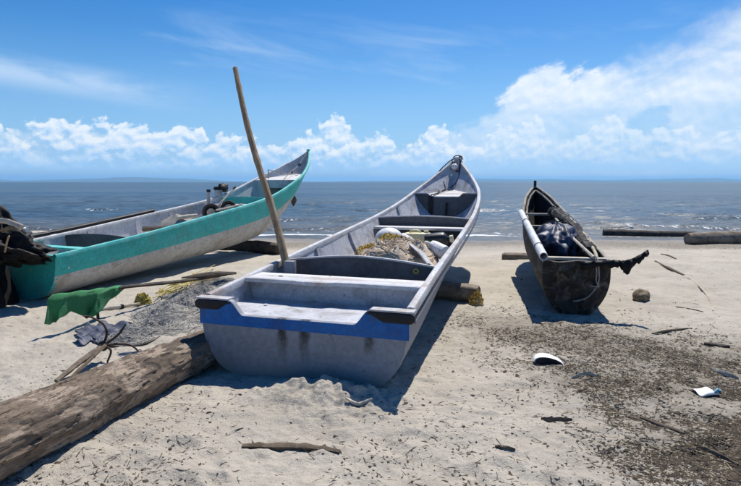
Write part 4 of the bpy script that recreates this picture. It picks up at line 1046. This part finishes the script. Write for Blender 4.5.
# grey gill net heap
nh = empty('gill_net_heap', gpz(165, 325), 0, 'grey gill net heap lying on the sand beside the grey boat', 'fishing net')
nb = np.array(nh.location); allV = []
for k, (px, py, rx, ry, hh, rot) in enumerate(((150, 330, .55, .42, .13, .5), (180, 312, .55, .5, .17, .9), (203, 296, .45, .6, .14, 1.0), (128, 340, .3, .25, .07, .2), (215, 284, .35, .4, .08, .7))):
    c = gpz(px, py); V = np.array(mound_mesh((c[0], c[1], c[2] - .01), rx, ry, hh * .72, rot, 50 + k, na=40, nr=14, rough=.9, flat=1.4)) - nb; allV.append(V)
mb = MB()
for V in allV: mb.grid(V)
mb.build('net_body', M['netgrey'], nh)
mb = MB()
for k, V in enumerate(allV): strands(mb, V, 200, .0022, 60 + k, ln=(8, 22), lift=.010)
tag(mb.build('twine', M['netline'], nh), kind='stuff')
mb = MB(); R = np.random.default_rng(9)
for k in range(11):
    pts = []
    for q in np.linspace(0, 1, 7):
        px = 158 + 62 * q + R.normal(0, 2.8); py = 299 - 22 * q + R.normal(0, 2.4) + 4 * math.sin(k); c = gpz(px, py); pts.append(c + np.array([0, 0, .06 + .05 * R.random()]))
    mb.tube(bez(pts, 30), .0055, 5, cap=False)
tag(mb.build('yellow_rope', M['yellowrope'], base=True), 'loose yellow rope strands along the top of the grey gill net', 'rope')
yc = empty('rope_clump', gpz(143, 304), 0, 'small clump of yellow green rope beside the white stick', 'rope')
V = np.array(mound_mesh((0, 0, 0), .10, .09, .10, 0, 66, na=16, nr=7)); tag(strands(MB(), V, 60, .007, 13, lift=.02).build('twine', M['yellowrope'], yc), kind='stuff')
MB().grid(V * np.array([.9, .9, .9])).build('core', M['netyellow'], yc)
# slate plastic sheet
V = []
for i in range(26):
    row = []
    for k in range(34):
        px = 78 + 52 * k / 33 + 3 * math.sin(i * .7); py = 345 - 16 * i / 25 - 5 * k / 33 + 2 * math.sin(k * .6); c = gpz(px, py)
        row.append(c + np.array([0, 0, .012 + max(0, .08 * float(fbm(np.array([px * .09]), np.array([py * .2]), 3)[0])) + .03 * math.sin(math.pi * i / 25)]))
    V.append(row)
tag(MB().grid(V).build('plastic_sheet', M['bluesheet'], base=True, solid=.006, sharp=75), 'crumpled slate blue plastic sheet behind the anchor', 'plastic sheet')
# white stick
a = gpz(99, 313); b = gpz(140, 306)
o = empty('white_stick', a, 0, 'white stick with a dark joint, lying behind the green cloth', 'stick'); b = b - a
MB().tube([(0, 0, .02), tuple(b * .55 + np.array([0, 0, .025]))], [.018, .02], 8).build('shaft', M['palewood'], o)
MB().tube([tuple(b * .55 + np.array([0, 0, .025])), tuple(b + np.array([0, 0, .03]))], [.022, .016], 8).build('tip', M['reed'], o)
MB().tube([tuple(b * .52 + np.array([0, 0, .025])), tuple(b * .58 + np.array([0, 0, .025]))], .027, 8).build('joint', M['black'], o)

# ================= single pieces of driftwood and litter
def stick_thing(name, pix, r, mat, label, seed=0, lift=.0, n=7):
    pts = []
    for p in pix: c = gpz(*p); pts.append(c + np.array([0, 0, r * .35 + lift]))
    pts = bez(pts, 16); R = np.random.default_rng(seed); rad = r * np.interp(np.linspace(0, 1, 16), [0, .2, .7, 1], [.55, .9, 1, .5]) * (1 + .25 * (R.random(16) - .5))
    return tag(MB().tube(pts, rad, n, rough=.4, seed=seed).build(name, mat, base=True, sharp=60), label, 'stick', None)
stick_thing('driftwood_stick', [(242, 443), (270, 444), (305, 447), (340, 453)], .022, M['twig'], 'long dark stick lying alone in the near foreground sand', 1)
stick_thing('driftwood_stick', [(541, 418), (556, 420), (572, 421)], .016, M['twig'], 'short dark stick below the white half buried float', 2)
stick_thing('driftwood_stick', [(495, 451), (505, 454), (515, 457)], .012, M['twig'], 'short brown stick at the bottom edge, right of centre', 3)
stick_thing('driftwood_stick', [(572, 377), (585, 376), (601, 378)], .014, M['reed'], 'pale stick just right of the white half buried float', 4)
stick_thing('driftwood_stick', [(655, 262), (664, 267), (684, 276)], .022, M['twig'], 'dark leafy stem at the top end of the pale reed', 5)
stick_thing('driftwood_reed', [(684, 276), (697, 284), (708, 296), (713, 310)], .012, M['reed'], 'long pale curved reed on bare sand at the right', 6)
stick_thing('driftwood_stick', [(661, 254), (668, 257), (676, 260)], .018, M['twig'], 'short dark stick near the pale beach log', 7)
stick_thing('driftwood_stick', [(704, 343), (718, 345), (730, 346)], .022, M['darkwood'], 'thick dark stub in the litter at the right edge', 8)
stick_thing('driftwood_stick', [(652, 333), (672, 330), (692, 328)], .012, M['twig'], 'thin straight stick above the litter on the right', 9)
stick_thing('driftwood_stick', [(712, 369), (722, 374), (738, 379)], .02, M['palewood'], 'pale wood sliver by the right edge above the paper scrap', 10)
stick_thing('driftwood_stick', [(694, 448), (712, 455), (738, 466)], .014, M['twig'], 'long thin stick in the bottom right corner', 11)
stick_thing('driftwood_stick', [(640, 417), (662, 426), (684, 436)], .014, M['twig'], 'slanting dark stick in the lower right litter', 12)
stick_thing('driftwood_stick', [(400, 397), (410, 404), (424, 405)], .012, M['palewood'], 'small pale stick in the shade at the grey boat stern', 13) if False else None
stick_thing('driftwood_stick', [(346, 407), (358, 408), (372, 408)], .012, M['palewood'], 'small pale stick on the sand heap at the grey boat stern', 14, lift=.02)
stick_thing('driftwood_stick', [(676, 306), (690, 309), (703, 313)], .010, M['twig'], 'thin dark twig under the curve of the pale reed', 15)
# coconut husk / stone
o = empty('coconut_husk', gpz(641, 299), .4, 'brown husk lump lying on the sand right of the dugout canoe', 'husk'); o.location.z -= .02
V = np.array(ball((0, 0, .075), .12, 22, 14, (1.05, .85, .75))); cen = np.array([0, 0, .075])
nn = np.array([fbm(r_[:, 0] * 12 + 3, r_[:, 1] * 12 + r_[:, 2] * 10, 3) for r_ in V]); nn[:, -1] = nn[:, 0]
V = V + (V - cen) * nn[..., None] * .35; MB().grid(V).build('husk', M['stone'], o)
# white half-buried float
q = gpz(549, 366); o = empty('half_buried_float', q, math.radians(-8), 'white curved plastic float half buried in the litter', 'float')
ct, st = math.cos(-.2), math.sin(-.2); rows = []; inner = []
for i in range(17):
    a_ = math.pi * i / 16; row = []
    for w, d_ in ((.93, -.005), (1., -.01), (1.03, .01), (1.0, .05), (.85, .085), (.55, .11), (.1, .12)):
        x_ = -.125 * math.cos(a_) * w; z_ = .060 * math.sin(a_) ** .8 * w * (1 + 1.2 * d_) - .006; row.append((x_ * ct - z_ * st, d_ * 1.4 + .3 * z_, x_ * st + z_ * ct))
    rows.append(row); inner.append([tuple(np.array(row[0]) * k_ + np.array([0, .012 * (1 - k_) + .002, 0])) for k_ in (1, .5, .0)])
MB().grid(rows).build('shell', M['whiteplastic'], o)
MB().grid(inner).build('hollow_shade', M['black'], o)  # flat black sheet painted in as the shade under the shell
# crumpled paper with a blue corner
q = gpz(703, 396); o = empty('paper_scrap', q, .2, 'crumpled white plastic scrap with a blue corner in the right litter', 'litter')
V = [[((i / 9 - .5) * .15 * (1 - .25 * k / 9), (k / 9 - .5) * .13, .008 + .05 * (.5 + float(fbm(np.array([i * .22]), np.array([k * .22 + 4]), 2)[0])) * math.sin(math.pi * (k + .5) / 10)) for k in range(10)] for i in range(10)]
MB().grid(V).build('paper', M['whiteplastic'], o, solid=.003, sharp=75)
M['bluebit'] = pmat('light_blue_plastic', (.12, .38, .55), None, .5, 9, bump=.1)
MB().tube(bez([(.04, -.05, .02), (.08, -.04, .04), (.1, -.01, .025), (.12, -.03, .015)], 12), .009, 6).build('blue_corner', M['bluebit'], o)
q = gpz(735, 377)

# ================= uncountable drift litter: bits of bark, leaf and twig
def litter(name, count, mat, kind, seed, label, cat):
    R = np.random.default_rng(seed); xs = []; ys_ = []
    while len(xs) < count:
        n = 4000; v = R.random(n); Y = 1 / (1 / 2.1 + v * (1 / 17.5 - 1 / 2.1)); X = (R.random(n) * 2 - 1) * .82 * Y
        d = .011 * np.clip(1 + 3 * fbm(X * 1.7 + 9, Y * 1.7, 3), .1, 3) + .95 * litter_density(X, Y) ** 1.2 * np.clip(.55 + 1.6 * fbm(X * 3.1 + 40, Y * 3.1, 3), .05, 1); k = R.random(n) < d
        # none inside the boats
        for (bx, by, ps, L, hw_) in ((GB['x'], GB['y'], GB['psi'], 7.6, .72), (DB['x'], DB['y'], DB['psi'], 4.9, .3)):
            s_, c_ = math.sin(ps), math.cos(ps); lx = (X - bx) * c_ - (Y - by) * s_; ly = (X - bx) * s_ + (Y - by) * c_
            k &= ~((np.abs(lx) < hw_) & (ly > -.02) & (ly < L))
        xs += list(X[k]); ys_ += list(Y[k])
    X = np.array(xs[:count]); Y = np.array(ys_[:count]); Z = ground_z(X, Y)
    n = count; ln = {'twig': .008 + R.gamma(1.3, .013, n), 'chip': .0035 + R.gamma(1.6, .003, n), 'pale': .006 + R.gamma(1.3, .010, n)}[kind]
    wd = {'twig': .0012 + .0026 * R.random(n), 'chip': ln * (.3 + .4 * R.random(n)), 'pale': .0015 + .003 * R.random(n)}[kind]
    ln = np.minimum(ln, .15)
    a = R.random(n) * 6.283; tilt = R.normal(0, .16, n)
    if kind == 'twig': a = np.where(R.random(n) < .5, R.normal(-.35, .5, n), a)
    ca, sa = np.cos(a), np.sin(a)
    loc = np.array([(-1, 0, 0), (-.3, 1, 0), (.5, .8, 0), (1, 0, 0), (.4, -.9, 0), (-.4, -1, 0), (-.2, .1, 1), (.4, 0, .9)])
    bend = R.normal(0, .25, n); loc = loc[None] * (1 + R.normal(0, .3, (n, 8, 3))) + R.normal(0, .12, (n, 8, 3)) * np.array([1, 1, .3])
    lx = loc[:, :, 0] * ln[:, None]; ly = loc[:, :, 1] * wd[:, None] + bend[:, None] * ln[:, None] * (loc[:, :, 0] ** 2 - .4) * .6; lz = loc[:, :, 2] * wd[:, None] * .7 + lx * np.tan(tilt)[:, None]
    V = np.stack([X[:, None] + lx * ca[:, None] - ly * sa[:, None], Y[:, None] + lx * sa[:, None] + ly * ca[:, None], Z[:, None] + lz + .001], -1).reshape(-1, 3)
    fc = np.array([(0, 1, 6), (1, 2, 6), (2, 7, 6), (2, 3, 7), (3, 4, 7), (4, 6, 7), (4, 5, 6), (5, 0, 6)])
    Fq = (np.arange(n)[:, None, None] * 8 + fc[None]).reshape(-1)
    me = bpy.data.meshes.new(name); me.vertices.add(len(V)); me.vertices.foreach_set('co', V.astype(np.float32).ravel())
    me.loops.add(len(Fq)); me.loops.foreach_set('vertex_index', Fq.astype(np.int32)); me.polygons.add(len(Fq) // 3)
    me.polygons.foreach_set('loop_start', np.arange(0, len(Fq), 3, dtype=np.int32)); me.update(calc_edges=True); me.materials.append(mat)
    o = bpy.data.objects.new(name, me); C.objects.link(o); return tag(o, label, cat, kind='stuff')
def litmat(name, c1, c2):
    m = pmat(name, c1, c2, .9, 9., split=(.35, .65), bump=0, spec=.15); return m
litter('twig_litter', 19000, litmat('litter_twig', (.10, .078, .055), (.05, .04, .03)), 'twig', 1, 'dark twigs and stems of drift litter strewn over the sand', 'drift litter')
litter('bark_litter', 19000, litmat('litter_bark', (.085, .068, .05), (.045, .037, .028)), 'chip', 2, 'dark bark and leaf crumbs strewn over the sand', 'drift litter')
litter('straw_litter', 3600, litmat('litter_straw', (.38, .33, .24), (.26, .21, .14)), 'pale', 3, 'pale straw bits strewn among the dark litter', 'drift litter')

# ================= air between here and the far coast
hz = MB().box((0, 21000, 174), (104000, 48000, 352)).build('haze', M['hill'], smooth=False)
hm = bpy.data.materials.new('haze_air'); hm.use_nodes = True; t = NT(hm.node_tree); t.n.clear()
pv = t.new('ShaderNodeVolumePrincipled'); pv.inputs['Color'].default_value = (.36, .68, 1., 1); pv.inputs['Density'].default_value = 3.4e-5; pv.inputs['Anisotropy'].default_value = .2
t.link(pv.outputs[0], t.new('ShaderNodeOutputMaterial').inputs['Volume'])
hz.data.materials.clear(); hz.data.materials.append(hm); tag(hz, kind='stuff')
